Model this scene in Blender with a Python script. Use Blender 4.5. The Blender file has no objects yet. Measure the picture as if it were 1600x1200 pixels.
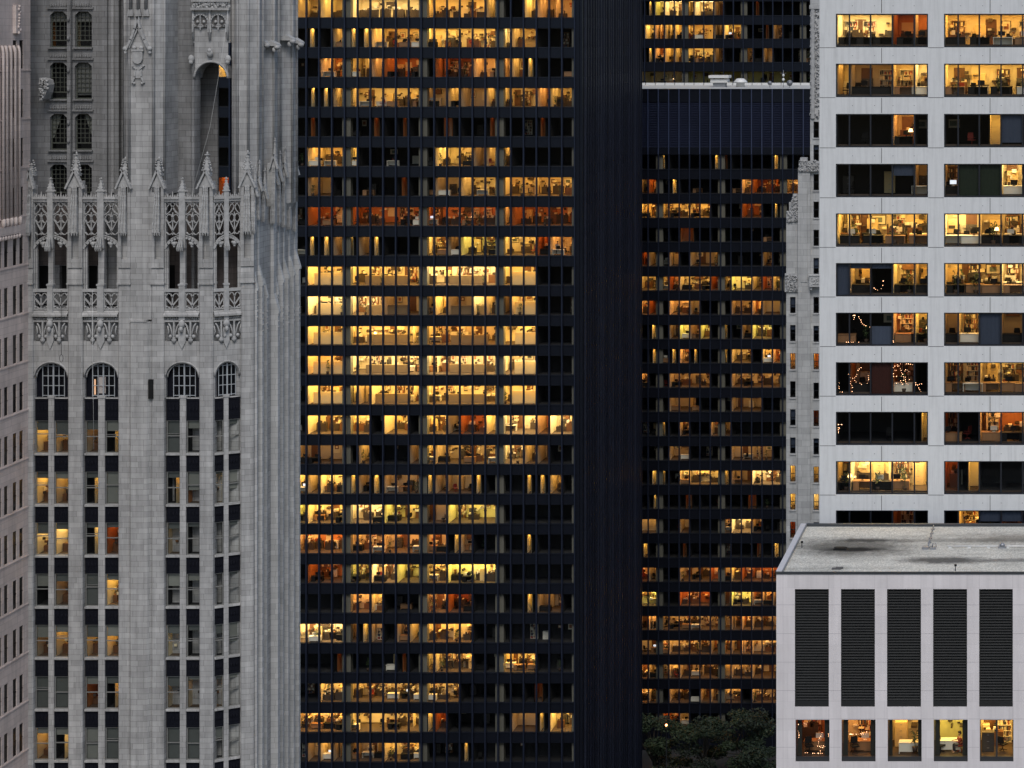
import bpy, bmesh, math, random
from mathutils import Vector, Matrix
R = math.radians
sc = bpy.context.scene
col = sc.collection

# ------------------------------------------------------------------ camera, sky, sun, exposure
CAM_Z = 115.0
FPX, PPX, PPY = 3200.0, 1655.0, 50.0          # focal length and principal point in 1600x1200 frame units
cam = bpy.data.cameras.new('camera'); camo = bpy.data.objects.new('camera', cam); col.objects.link(camo)
camo.location = (0, 0, CAM_Z); camo.rotation_euler = (R(90), 0, 0)
cam.sensor_width = 36.0; cam.lens = 36.0 * FPX / 1600.0
cam.shift_x = (800 - PPX) / 1600.0; cam.shift_y = (PPY - 600) / 1600.0
cam.clip_start = 1.0; cam.clip_end = 5000.0
sc.camera = camo

SUN_EL, SUN_AZ = 52.0, 166.0                   # veiled low light from behind the viewer
w = bpy.data.worlds.new('World'); sc.world = w; w.use_nodes = True
nt = w.node_tree; bg = nt.nodes['Background']
sky = nt.nodes.new('ShaderNodeTexSky'); sky.sky_type = 'NISHITA'; sky.sun_disc = False
sky.sun_elevation = R(SUN_EL); sky.sun_rotation = R(SUN_AZ); sky.dust_density = 1.5; sky.ozone_density = 1.5
nt.links.new(sky.outputs[0], bg.inputs[0]); bg.inputs[1].default_value = 0.105
sun = bpy.data.lights.new('sun', 'SUN'); suno = bpy.data.objects.new('sun', sun); col.objects.link(suno)
sun.energy = 1.5; sun.angle = R(28); sun.color = (1.0, 0.96, 0.91)
suno.rotation_euler = (R(90 - SUN_EL), 0, R(180 - SUN_AZ)); suno.location = (0, -50, 200)
sc.view_settings.view_transform = 'Standard'; sc.view_settings.look = 'None'
sc.view_settings.exposure = 0.18; sc.view_settings.gamma = 1.0
sc.render.engine = 'CYCLES'
sc.cycles.use_denoising = True
sc.cycles.max_bounces = 6; sc.cycles.diffuse_bounces = 4; sc.cycles.glossy_bounces = 3
sc.cycles.transparent_max_bounces = 12
sc.cycles.caustics_reflective = False; sc.cycles.caustics_refractive = False
sc.cycles.sample_clamp_indirect = 4.0

# ------------------------------------------------------------------ materials
def newmat(name):
    m = bpy.data.materials.new(name); m.use_nodes = True
    n = m.node_tree; b = n.nodes['Principled BSDF']
    return m, n, b
def wall_coord(n):                              # (x+y, z): works for fronts and flanks alike
    g = n.nodes.new('ShaderNodeNewGeometry'); s = n.nodes.new('ShaderNodeSeparateXYZ')
    a = n.nodes.new('ShaderNodeMath'); a.operation = 'ADD'; c = n.nodes.new('ShaderNodeCombineXYZ')
    n.links.new(g.outputs['Position'], s.inputs[0]); n.links.new(s.outputs[0], a.inputs[0]); n.links.new(s.outputs[1], a.inputs[1])
    n.links.new(a.outputs[0], c.inputs[0]); n.links.new(s.outputs[2], c.inputs[1])
    return g, c
def mixc(n, fac, a, b, blend='MIX'):
    m = n.nodes.new('ShaderNodeMix'); m.data_type = 'RGBA'; m.blend_type = blend
    for sock, v in ((m.inputs[0], fac), (m.inputs[6], a), (m.inputs[7], b)):
        if hasattr(v, 'links') or hasattr(v, 'is_linked'): n.links.new(v, sock)
        elif isinstance(v, (int, float)): sock.default_value = v
        else: sock.default_value = (*v, 1)
    return m.outputs[2]
def noise(n, vec, scale, detail=4, rough=.6):
    t = n.nodes.new('ShaderNodeTexNoise'); t.inputs['Scale'].default_value = scale
    t.inputs['Detail'].default_value = detail; t.inputs['Roughness'].default_value = rough
    if vec is not None: n.links.new(vec, t.inputs['Vector'])
    return t.outputs['Fac']
def ramp(n, fac, stops):
    r = n.nodes.new('ShaderNodeValToRGB'); e = r.color_ramp.elements
    e[0].position, e[0].color = stops[0][0], (*[stops[0][1]] * 3, 1)
    e[1].position, e[1].color = stops[1][0], (*[stops[1][1]] * 3, 1)
    n.links.new(fac, r.inputs[0]); return r.outputs[0]
def pbr(name, c, rough=.7, metal=0.0, var=.15, scale=3.0, spec=.5):
    m, n, b = newmat(name)
    g = n.nodes.new('ShaderNodeNewGeometry')
    f = noise(n, g.outputs['Position'], scale)
    lo = tuple(x * (1 - var) for x in c); hi = tuple(min(1, x * (1 + var)) for x in c)
    n.links.new(mixc(n, f, lo, hi), b.inputs['Base Color'])
    b.inputs['Roughness'].default_value = rough; b.inputs['Metallic'].default_value = metal
    b.inputs['Specular IOR Level'].default_value = spec
    return m
def ashlar(name, c1, c2, mortar, bw, bh, msize=.018, streak=.25, spot=.2):
    m, n, b = newmat(name)
    g, c = wall_coord(n)
    br = n.nodes.new('ShaderNodeTexBrick')
    br.inputs['Color1'].default_value = (*c1, 1); br.inputs['Color2'].default_value = (*c2, 1); br.inputs['Mortar'].default_value = (*mortar, 1)
    br.inputs['Scale'].default_value = 1.0; br.inputs['Mortar Size'].default_value = msize; br.inputs['Mortar Smooth'].default_value = .3
    br.inputs['Brick Width'].default_value = bw; br.inputs['Row Height'].default_value = bh; br.offset_frequency = 2; br.squash = .8; br.squash_frequency = 3
    n.links.new(c.outputs[0], br.inputs['Vector'])
    mp = n.nodes.new('ShaderNodeMapping'); mp.inputs['Scale'].default_value = (2.2, .12, 1)
    n.links.new(c.outputs[0], mp.inputs['Vector'])
    st = ramp(n, noise(n, mp.outputs[0], 1.0, 5, .65), ((.35, 1 - streak), (.62, 1.0)))
    sp = ramp(n, noise(n, g.outputs['Position'], .55, 6, .65), ((.3, 1 - spot), (.65, 1.0 + spot * .4)))
    k = mixc(n, 1.0, br.outputs['Color'], st, 'MULTIPLY'); k = mixc(n, 1.0, k, sp, 'MULTIPLY')
    n.links.new(k, b.inputs['Base Color']); b.inputs['Roughness'].default_value = .85; b.inputs['Specular IOR Level'].default_value = .25
    bp = n.nodes.new('ShaderNodeBump'); bp.inputs['Strength'].default_value = .35; bp.inputs['Distance'].default_value = .03
    n.links.new(noise(n, g.outputs['Position'], 9, 5, .7), bp.inputs['Height']); n.links.new(bp.outputs[0], b.inputs['Normal'])
    return m
def glass(name, tint, refl):
    m, n, b = newmat(name); n.nodes.remove(b)
    o = n.nodes['Material Output']; t = n.nodes.new('ShaderNodeBsdfTransparent'); t.inputs[0].default_value = (*tint, 1)
    g = n.nodes.new('ShaderNodeBsdfGlossy'); g.inputs['Roughness'].default_value = .03; g.inputs[0].default_value = (.85, .92, 1, 1)
    geo = n.nodes.new('ShaderNodeNewGeometry')
    bp = n.nodes.new('ShaderNodeBump'); bp.inputs['Strength'].default_value = .08; bp.inputs['Distance'].default_value = .05
    n.links.new(noise(n, geo.outputs['Position'], .8, 2), bp.inputs['Height']); n.links.new(bp.outputs[0], g.inputs['Normal'])
    fr = n.nodes.new('ShaderNodeFresnel'); fr.inputs[0].default_value = refl
    mx = n.nodes.new('ShaderNodeMixShader'); n.links.new(fr.outputs[0], mx.inputs[0]); n.links.new(t.outputs[0], mx.inputs[1]); n.links.new(g.outputs[0], mx.inputs[2])
    n.links.new(mx.outputs[0], o.inputs[0]); return m
def emit(name, c, s):
    m, n, b = newmat(name); b.inputs['Base Color'].default_value = (.8, .8, .8, 1)
    b.inputs['Emission Color'].default_value = (*c, 1); b.inputs['Emission Strength'].default_value = s
    return m

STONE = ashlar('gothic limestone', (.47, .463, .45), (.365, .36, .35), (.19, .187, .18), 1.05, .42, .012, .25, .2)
STONE_B = ashlar('gothic limestone shaded set back', (.262, .262, .262), (.21, .209, .207), (.12, .118, .116), 1.15, .44, .018, .25, .2)  # same limestone, colour darkened to stand for shade on recessed walls
STONE_L = ashlar('brightened pale limestone', (.56, .56, .55), (.46, .46, .45), (.28, .28, .27), 1.05, .42, .012, .15, .12)  # buttress stone lightened in colour to carry the light on fin fronts
CARVED = pbr('carved limestone', (.37, .368, .36), .9, 0, .5, 2.5, .2)
PINK = ashlar('pinkish limestone', (.70, .595, .545), (.61, .52, .475), (.44, .37, .34), 1.2, .5, .012, .15, .15)
TERRA = ashlar('pale glazed terracotta', (.50, .50, .485), (.41, .41, .40), (.30, .30, .30), 1.5, .75, .02, .12, .15)
NAVY = pbr('dark blue cast spandrel', (.0048, .0054, .0098), .7, 0, .5, 6, .15)
BRONZE = pbr('black painted steel', (.0060, .0067, .0105), .35, 0.0, .3, .6, .30)
BRONZE.node_tree.nodes['Principled BSDF'].inputs['Specular Tint'].default_value = (.62, .77, 1, 1)
FINS = [pbr(f'weathered steel fin {i}', c, .38, 0, .4, .5, .4) for i, c in enumerate(((.011, .014, .027), (.015, .019, .034), (.0085, .011, .021)))]
BRONZE_M = pbr('black steel mullion', (.013, .016, .028), .35, 0.0, .25, 1.0, .42)
BRONZE_M.node_tree.nodes['Principled BSDF'].inputs['Specular Tint'].default_value = (.55, .72, 1, 1)
FRAME = pbr('dark bronze window frame', (.015, .018, .026), .35, .3, .2, 4)
GREYFR = pbr('grey painted sash frame', (.17, .17, .16), .6, 0, .2, 5)
GREYFRL = pbr('pale grey glazing bars', (.34, .36, .38), .6, 0, .2, 5)
GLASS_D = glass('tower glass', (.93, .93, .92), 1.13)
GLASS_W = glass('pale tower glass', (.92, .92, .90), 1.19)
GLASS_T = glass('sash window glass', (.90, .91, .90), 1.2)
PALE_COL = pbr('plastered column', (.135, .13, .105), .8, 0, .1, 1)
BLIND = pbr('drawn roller blind', (.20, .205, .18), .9, 0, .15, 1.2)
BLIND2 = pbr('dark grey roller blind', (.10, .108, .10), .9, 0, .2, 1.2)
def concrete(name, c, streak=.2):
    m, n, b = newmat(name); g, cc = wall_coord(n)
    mp = n.nodes.new('ShaderNodeMapping'); mp.inputs['Scale'].default_value = (3.0, .16, 1); n.links.new(cc.outputs[0], mp.inputs['Vector'])
    s = ramp(n, noise(n, mp.outputs[0], 1.3, 6, .65), ((.28, 1 - streak), (.55, 1.0)))
    f = ramp(n, noise(n, g.outputs['Position'], 1.7, 8, .7), ((.25, .95), (.7, 1.03)))
    k = mixc(n, 1.0, mixc(n, 1.0, c, s, 'MULTIPLY'), f, 'MULTIPLY'); n.links.new(k, b.inputs['Base Color'])
    b.inputs['Roughness'].default_value = .85; b.inputs['Specular IOR Level'].default_value = .25
    return m
WHITE = concrete('pale precast concrete', (.65, .658, .655), .15)
MARBLE = ashlar('pinkish white stone slab', (.75, .705, .70), (.69, .65, .645), (.50, .47, .48), 1.54, 1.90, .004, .10, .05)
JOINT = pbr('sealed joint', (.09, .09, .09), .9, 0, .2, 2)
LOUV = pbr('black metal louvre', (.013, .014, .014), .5, .0, .2, 2)
LOUVB = pbr('blue black metal louvre', (.012, .0165, .038), .5, .0, .6, .12, .25)
COPING = pbr('dark metal coping', (.06, .065, .07), .5, .4, .2, 2)
PARAPET = pbr('pale painted parapet', (.50, .50, .52), .7, 0, .15, 2)
METALW = pbr('white painted metal', (.68, .68, .66), .5, .1, .1, 2)
METALG = pbr('galvanised metal', (.30, .31, .33), .45, .6, .15, 3)
BLACK = pbr('black plastic', (.010, .010, .010), .7, 0, .2, 5, .2)

# room materials, one fixed order shared by every room mesh
CREAM = pbr('cream office wall', (.74, .65, .43), .85, 0, .06, 1)
BEIGE = pbr('beige office wall', (.60, .50, .34), .85, 0, .08, 1)
def wood(name, a, b2):
    m, n, b = newmat(name); g = n.nodes.new('ShaderNodeNewGeometry')
    mp = n.nodes.new('ShaderNodeMapping'); mp.inputs['Scale'].default_value = (5, 5, .3); n.links.new(g.outputs['Position'], mp.inputs['Vector'])
    n.links.new(mixc(n, noise(n, mp.outputs[0], 1.2, 5), a, b2), b.inputs['Base Color']); b.inputs['Roughness'].default_value = .5
    return m
WOODW = wood('orange wood panelling', (.42, .15, .045), (.60, .26, .09))
REDW = wood('dark red wood panelling', (.20, .05, .018), (.34, .10, .03))
GREENW = pbr('yellow green office wall', (.66, .62, .30), .85, 0, .08, 1)
DARKW = pbr('unlit office wall', (.013, .013, .014), .9, 0, .3, .6)
CEIL = pbr('white ceiling tile', (.70, .68, .62), .9, 0, .05, 2)
CARPET = pbr('brown carpet', (.07, .048, .03), .95, 0, .2, 2)
DOOR = wood('brown office door', (.10, .045, .02), (.17, .08, .035))
TRIM = pbr('dark room trim', (.05, .035, .025), .8, 0, .2, 3)
K = 2.1
LIGHTS = {
 'y': emit('warm ceiling light', (1, .60, .16), 10.5 * K), 'Y': emit('bright warm ceiling light', (1, .69, .30), 15 * K), 'v': emit('yellow ceiling light', (1, .52, .12), 8.0 * K), 'x': emit('dim orange ceiling light', (1, .48, .13), 2.9 * K),
 'w': emit('soft warm ceiling light', (1, .58, .15), 6.0 * K), 'o': emit('orange ceiling light', (1, .47, .13), 7.0 * K),
 'r': emit('dim amber light', (1, .40, .10), 3.0 * K), 'g': emit('fluorescent ceiling light', (1, .72, .22), 8.0 * K),
 'd': emit('dim warm light', (1, .52, .16), 1.5 * K), 'q': emit('faint lamp', (1, .42, .12), .6 * K), 'e': emit('faint green lamp', (.7, .62, .15), .16 * K)}
LK = list(LIGHTS)
RM = [CREAM, BEIGE, WOODW, REDW, GREENW, DARKW, CEIL, CARPET, DOOR, TRIM] + [LIGHTS[k] for k in LK]
RI = {m.name: i for i, m in enumerate(RM)}
STYLE = {  # wall, back wall choices, light
 'y': (0, (0, 0, 0, 1), 'y'), 'Y': (0, (0, 0), 'Y'), 'w': (1, (0, 1, 1), 'w'), 'o': (1, (1, 1, 2), 'o'), 'r': (2, (2, 3, 2), 'r'),
 'g': (4, (4, 4, 0), 'g'), 'd': (1, (1, 0, 1), 'd'), 'q': (2, (1, 2), 'q'), 'p': (0, (0, 1), 'y'), 'R': (3, (3,), 'o'), 'e': (4, (4, 1), 'e'), 's': (1, (1, 0, 1), 'x'), 'x': (1, (1, 0, 2), 'x')}

# ------------------------------------------------------------------ mesh helpers
OFF = {}
class MB:
    def __init__(s, tf=None): s.v = []; s.f = []; s.m = []; s.sm = []; s.tf = tf
    def add(s, vs, fs, m=0, smooth=False):
        k = len(s.v); s.v += [s.tf(*p) if s.tf else tuple(p) for p in vs]
        for f in fs: s.f.append([i + k for i in f]); s.m.append(m); s.sm.append(smooth)
    def quad(s, a, b, c, d, m=0): s.add([a, b, c, d], [(0, 1, 2, 3)], m)
    def box(s, x0, x1, y0, y1, z0, z1, m=0):
        s.add([(x0, y0, z0), (x1, y0, z0), (x1, y1, z0), (x0, y1, z0), (x0, y0, z1), (x1, y0, z1), (x1, y1, z1), (x0, y1, z1)],
              [(0, 1, 5, 4), (1, 2, 6, 5), (2, 3, 7, 6), (3, 0, 4, 7), (4, 5, 6, 7), (3, 2, 1, 0)], m)
    def prism(s, pts, y0, y1, m=0):             # outline in (x,z), extruded along y
        n = len(pts)
        s.add([(p[0], y0, p[1]) for p in pts] + [(p[0], y1, p[1]) for p in pts],
              [tuple(range(n)), tuple(range(2 * n - 1, n - 1, -1))] + [(i, i + n, (i + 1) % n + n, (i + 1) % n) for i in range(n)], m)
    def column(s, pts, z0, z1, m=0, top=None):  # outline in (x,y), extruded along z; top scales the upper outline about its centre
        n = len(pts); cx = sum(p[0] for p in pts) / n; cy = sum(p[1] for p in pts) / n; k = 1 if top is None else top
        s.add([(p[0], p[1], z0) for p in pts] + [(cx + (p[0] - cx) * k, cy + (p[1] - cy) * k, z1) for p in pts],
              [tuple(range(n - 1, -1, -1)), tuple(range(n, 2 * n))] + [(i, (i + 1) % n, (i + 1) % n + n, i + n) for i in range(n)], m)
    def cyl(s, x, y, z0, z1, r0, r1=None, n=8, m=0):
        r1 = r0 if r1 is None else r1
        s.lathe(x, y, [(r0, z0), (r1, z1)], n, m)
    def lathe(s, x, y, prof, n=8, m=0, smooth=True):
        vs = []; fs = []
        for r, z in prof: vs += [(x + r * math.cos(2 * math.pi * i / n), y + r * math.sin(2 * math.pi * i / n), z) for i in range(n)]
        for j in range(len(prof) - 1): fs += [(j * n + i, j * n + (i + 1) % n, (j + 1) * n + (i + 1) % n, (j + 1) * n + i) for i in range(n)]
        fs += [tuple(range(n - 1, -1, -1)), tuple(range((len(prof) - 1) * n, len(prof) * n))]
        s.add(vs, fs, m, smooth)
    def ball(s, x, y, z, rx, ry=None, rz=None, n=8, m=0):
        ry = ry or rx; rz = rz or rx; k = max(3, n // 2); vs = []; fs = []
        for j in range(k + 1):
            t = math.pi * j / k
            for i in range(n): p = 2 * math.pi * i / n; vs.append((x + rx * math.sin(t) * math.cos(p), y + ry * math.sin(t) * math.sin(p), z - rz * math.cos(t)))
        for j in range(k): fs += [(j * n + i, j * n + (i + 1) % n, (j + 1) * n + (i + 1) % n, (j + 1) * n + i) for i in range(n)]
        s.add(vs, fs, m, True)
    def strip(s, pts, wd, y0, y1, m=0):         # band of a given width following a polyline in (x,z)
        for a, b in zip(pts[:-1], pts[1:]):
            dx, dz = b[0] - a[0], b[1] - a[1]; L = math.hypot(dx, dz) or 1e-6; nx, nz = -dz / L * wd / 2, dx / L * wd / 2
            ex, ez = dx / L * wd * .2, dz / L * wd * .2
            s.prism([(a[0] - nx - ex, a[1] - nz - ez), (b[0] - nx + ex, b[1] - nz + ez), (b[0] + nx + ex, b[1] + nz + ez), (a[0] + nx - ex, a[1] + nz - ez)], y0, y1, m)
    def tube(s, pts, r, n=6, m=0):
        vs = []; fs = []; P = [Vector(p) for p in pts]
        for i, p in enumerate(P):
            d = (P[min(i + 1, len(P) - 1)] - P[max(i - 1, 0)]).normalized()
            u = d.cross(Vector((0, 1, 0)) if abs(d.y) < .9 else Vector((1, 0, 0))).normalized(); v2 = d.cross(u)
            rr = r[i] if isinstance(r, (list, tuple)) else r
            vs += [tuple(p + (u * math.cos(2 * math.pi * k / n) + v2 * math.sin(2 * math.pi * k / n)) * rr) for k in range(n)]
        for j in range(len(P) - 1): fs += [(j * n + k, j * n + (k + 1) % n, (j + 1) * n + (k + 1) % n, (j + 1) * n + k) for k in range(n)]
        fs += [tuple(range(n)), tuple(range(len(vs) - n, len(vs)))]
        s.add(vs, fs, m, True)
    def holed(s, x0, x1, z0, z1, holes, y, th, m=0, mr=None):   # wall sheet with rectangular openings and their reveals
        xs = sorted({x0, x1, *[h[0] for h in holes], *[h[1] for h in holes]}); zs = sorted({z0, z1, *[h[2] for h in holes], *[h[3] for h in holes]})
        xs = [x for x in xs if x0 <= x <= x1]; zs = [z for z in zs if z0 <= z <= z1]
        for a, b in zip(xs[:-1], xs[1:]):
            run = None
            for c, d in zip(zs[:-1], zs[1:]):
                mx, mz = (a + b) / 2, (c + d) / 2
                if any(h[0] < mx < h[1] and h[2] < mz < h[3] for h in holes):
                    if run: s.quad((a, y, run[0]), (b, y, run[0]), (b, y, run[1]), (a, y, run[1]), m); run = None
                else: run = (run[0], d) if run else (c, d)
            if run: s.quad((a, y, run[0]), (b, y, run[0]), (b, y, run[1]), (a, y, run[1]), m)
        mr = m if mr is None else mr
        for h in holes:
            a, b, c, d = h[:4]
            s.quad((a, y, c), (a, y + th, c), (a, y + th, d), (a, y, d), mr); s.quad((b, y, c), (b, y, d), (b, y + th, d), (b, y + th, c), mr)
            s.quad((a, y, c), (b, y, c), (b, y + th, c), (a, y + th, c), mr); s.quad((a, y, d), (a, y + th, d), (b, y + th, d), (b, y, d), mr)
    def build(s, name, mats, parent=None, recalc=True):
        mats = mats if isinstance(mats, (list, tuple)) else [mats]
        me = bpy.data.meshes.new(name)
        if parent is not None: o0 = OFF[parent.name]
        else:
            xs = [v[0] for v in s.v]; ys = [v[1] for v in s.v]; zs = [v[2] for v in s.v]
            o0 = ((min(xs) + max(xs)) / 2, (min(ys) + max(ys)) / 2, min(zs))
        me.from_pydata([(v[0] - o0[0], v[1] - o0[1], v[2] - o0[2]) for v in s.v], [], s.f)
        used = sorted(set(s.m)); idx = {k: i for i, k in enumerate(used)}
        for k in used: me.materials.append(mats[k])
        me.polygons.foreach_set('material_index', [idx[k] for k in s.m]); me.polygons.foreach_set('use_smooth', s.sm)
        if recalc and len(s.f) < 40000:
            bm = bmesh.new(); bm.from_mesh(me); bmesh.ops.recalc_face_normals(bm, faces=bm.faces); bm.to_mesh(me); bm.free()
        me.update()
        o = bpy.data.objects.new(name, me); col.objects.link(o)
        if parent is not None: o.parent = parent; OFF[o.name] = o0
        else: o.location = o0; OFF[o.name] = o0
        return o
def tag(o, label, cat, group=None, kind=None):
    if label: o['label'] = label
    if cat: o['category'] = cat
    if group: o['group'] = group
    if kind: o['kind'] = kind
    return o
def thing(name, label, cat, loc, group=None):
    o = bpy.data.objects.new(name, None); col.objects.link(o); o.location = loc; OFF[o.name] = tuple(loc); o.empty_display_size = 1
    return tag(o, label, cat, group)
class Map:                                       # metres on a frontal plane at distance d
    def __init__(s, d): s.d = d; s.s = d / FPX
    def x(s, px): return (px - PPX) * s.s
    def z(s, py): return CAM_Z - (py - PPY) * s.s
ORD = 'zeroth first second third fourth fifth sixth seventh eighth ninth tenth eleventh twelfth thirteenth fourteenth fifteenth sixteenth seventeenth eighteenth nineteenth twentieth twenty-first twenty-second twenty-third twenty-fourth twenty-fifth twenty-sixth twenty-seventh twenty-eighth'.split()

# ------------------------------------------------------------------ office furniture prototypes (small; copied into the rooms)
DESKM = [wood('desk veneer', (.22, .11, .045), (.34, .18, .08)), pbr('white paper', (.8, .78, .72), .8), BLACK]
PROTO = {}
def proto(kind, variants):
    PROTO[kind] = variants
def desk_mb(lo):
    m = MB(); m.box(-.75, .75, -.35, .35, .70, .74, 0); m.box(-.73, -.69, -.33, .33, 0, .70, 0); m.box(.69, .73, -.33, .33, 0, .70, 0)
    m.box(-.69, .69, -.30, -.27, .12, .70, 0)
    if lo: m.box(.25, .69, -.27, .32, .05, .70, 0)
    return m
def chair_mb():
    m = MB(); m.box(-.25, .25, -.24, .24, .42, .50); m.prism([(-.22, .56), (.22, .56), (.25, .75), (.2, 1.02), (-.2, 1.02), (-.25, .75)], .2, .27)
    m.cyl(0, 0, .12, .42, .035); m.box(-.03, .03, .22, .28, .44, .6)
    m.box(-.28, -.23, -.15, .2, .62, .66); m.box(.23, .28, -.15, .2, .62, .66)
    for k in range(5):
        a = 2 * math.pi * k / 5; m.tube([(0, 0, .12), (.3 * math.cos(a), .3 * math.sin(a), .05)], .025, 5)
    return m
def monitor_mb():
    m = MB(); m.box(-.26, .26, -.02, .02, .12, .45, 0); m.box(-.24, .24, .021, .026, .14, .43, 1); m.cyl(0, .02, .015, .14, .03); m.box(-.12, .12, -.08, .1, 0, .015)
    return m
def cabinet_mb(h):
    m = MB(); m.box(-.42, .42, -.25, .25, 0, h); k = int(h / .33)
    for i in range(k): m.box(-.40, .40, -.262, -.25, i * h / k + .02, (i + 1) * h / k - .02); m.box(-.08, .08, -.285, -.262, i * h / k + h / k * .6, i * h / k + h / k * .66, 1)
    return m
BOOKM = [wood('bookcase wood', (.16, .08, .04), (.26, .14, .07)), pbr('red book spines', (.3, .05, .03)), pbr('cream book spines', (.7, .62, .45)), pbr('dark book spines', (.03, .035, .05)), pbr('brown book spines', (.25, .12, .05))]
def bookcase_mb(seed):
    r = random.Random(seed); m = MB()
    m.box(-.5, -.47, -.16, .16, 0, 2.0); m.box(.47, .5, -.16, .16, 0, 2.0); m.box(-.47, .47, .13, .16, 0, 2.0)
    for i in range(6):
        z = .05 + i * .385; m.box(-.47, .47, -.16, .13, z - .03, z)
        if i == 5: break
        x = -.46
        while x < .40:
            wd = r.uniform(.03, .1); h = r.uniform(.2, .33)
            if r.random() < .8: m.box(x, x + wd - .004, -.13, .1, z, z + h, r.choice((1, 2, 2, 3, 3, 4)))
            x += wd
    return m
def plant_mb(seed, h=1.5):
    r = random.Random(seed); m = MB(); m.lathe(0, 0, [(.14, 0), (.2, .35), (.17, .36)], 8, 0)
    m.tube([(0, 0, .3), (.03, 0, h * .6)], .02, 5, 1)
    for k in range(26):
        a = r.uniform(0, 6.28); z = r.uniform(.35 * h, .75 * h); L = r.uniform(.25, .55); up = r.uniform(.0, .45); c, s2 = math.cos(a), math.sin(a)
        p = (0.03 * c, 0.03 * s2, z); q = (L * .55 * c, L * .55 * s2, z + up * .9); t = (L * c, L * s2, z + up * .5); wx, wy = -s2 * .05, c * .05
        m.add([p, (q[0] - wx, q[1] - wy, q[2]), t, (q[0] + wx, q[1] + wy, q[2])], [(0, 1, 2, 3)], 1)
    return m
def lamp_mb():
    m = MB(); m.lathe(0, 0, [(.08, 0), (.08, .02), (.03, .05), (.06, .18), (.02, .3), (.015, .36)], 8, 0); m.lathe(0, 0, [(.19, .34), (.11, .58)], 10, 1); return m
def picture_mb(wd, h):
    m = MB(); m.box(-wd / 2, wd / 2, -.03, 0, -h / 2, h / 2, 0); m.box(-wd / 2 + .05, wd / 2 - .05, -.036, -.03, -h / 2 + .05, h / 2 - .05, 1); m.box(-wd / 4, wd / 4, -.040, -.036, -h / 4, h / 4, 2); return m
def partition_mb(L, h):
    m = MB(); m.box(-L / 2, L / 2, -.04, .04, 0, h, 0); n = max(1, round(L / 1.2))
    for i in range(n): m.box(-L / 2 + i * L / n + .03, -L / 2 + (i + 1) * L / n - .03, -.05, -.04, .12, h - .06, 0)
    m.box(-L / 2, L / 2, -.05, .05, h, h + .03, 1); return m
def sofa_mb():
    m = MB(); m.box(-.8, .8, -.4, .4, .12, .42); m.box(-.8, .8, .25, .42, .42, .85); m.box(-.95, -.8, -.4, .42, .0, .62); m.box(.8, .95, -.4, .42, 0, .62); m.box(-.78, -.01, -.42, .22, .42, .52); m.box(.01, .78, -.42, .22, .42, .52); return m
GREYB = pbr('grey brown partition fabric', (.23, .165, .09), .95, 0, .1, 2); TANB = pbr('tan cabinet laminate', (.66, .50, .25), .8, 0, .08, 2)
STEELC = pbr('dark steel cabinet', (.06, .055, .05), .5, .2, .2, 2); OFFW = pbr('off white laminate', (.72, .68, .56), .7, 0, .06, 2)
LEAF = pbr('pot plant leaf', (.03, .055, .015), .6, 0, .3, 3); CLAY = pbr('dark pot', (.05, .03, .02), .7)
SHADE = emit('lit lamp shade', (1, .62, .25), 4.0); SCREEN = emit('lit computer screen', (.75, .85, 1), .9)
FR1 = pbr('black picture frame', (.02, .015, .012), .5); MATB = pbr('cream picture mount', (.7, .64, .5), .8); ART = pbr('brown print', (.3, .13, .07), .8, 0, .8, 9); ART2 = pbr('grey green print', (.16, .2, .17), .8, 0, .8, 9)
REDF = pbr('dark red fabric', (.22, .03, .02), .9); 
def master(kind, spec):
    out = []
    for mb, mats in spec:
        me = bpy.data.meshes.new(kind); used = sorted(set(mb.m)); idx = {k: i for i, k in enumerate(used)}
        me.from_pydata(mb.v, [], mb.f)
        for k in used: me.materials.append(mats[k])
        me.polygons.foreach_set('material_index', [idx[k] for k in mb.m]); me.polygons.foreach_set('use_smooth', mb.sm); me.update()
        out.append(bpy.data.objects.new(kind, me))
    PROTO[kind] = out
master('office_desk', [(desk_mb(1), [DESKM[0]]), (desk_mb(0), [OFFW]), (desk_mb(1), [BLACK])])
master('office_chair', [(chair_mb(), [BLACK]), (chair_mb(), [REDF])])
master('computer_monitor', [(monitor_mb(), [BLACK, BLACK]), (monitor_mb(), [OFFW, SCREEN])])
master('filing_cabinet', [(cabinet_mb(1.3), [STEELC, METALG]), (cabinet_mb(1.05), [OFFW, METALG]), (cabinet_mb(1.65), [TANB, METALG])])
master('bookcase', [(bookcase_mb(1), BOOKM), (bookcase_mb(2), [OFFW] + BOOKM[1:])])
master('potted_plant', [(plant_mb(3), [CLAY, LEAF]), (plant_mb(4, 1.9), [CLAY, LEAF])])
master('table_lamp', [(lamp_mb(), [CLAY, SHADE])])
master('framed_picture', [(picture_mb(.7, .9), [FR1, MATB, ART]), (picture_mb(1.1, .75), [FR1, MATB, ART2]), (picture_mb(.5, .5), [FR1, ART, MATB])])
master('cubicle_partition', [(partition_mb(4.8, 1.25), [GREYB, TANB]), (partition_mb(4.6, 1.5), [TANB, OFFW]), (partition_mb(1.6, 1.4), [GREYB, TANB])])
master('sofa', [(sofa_mb(), [STEELC])])
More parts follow.
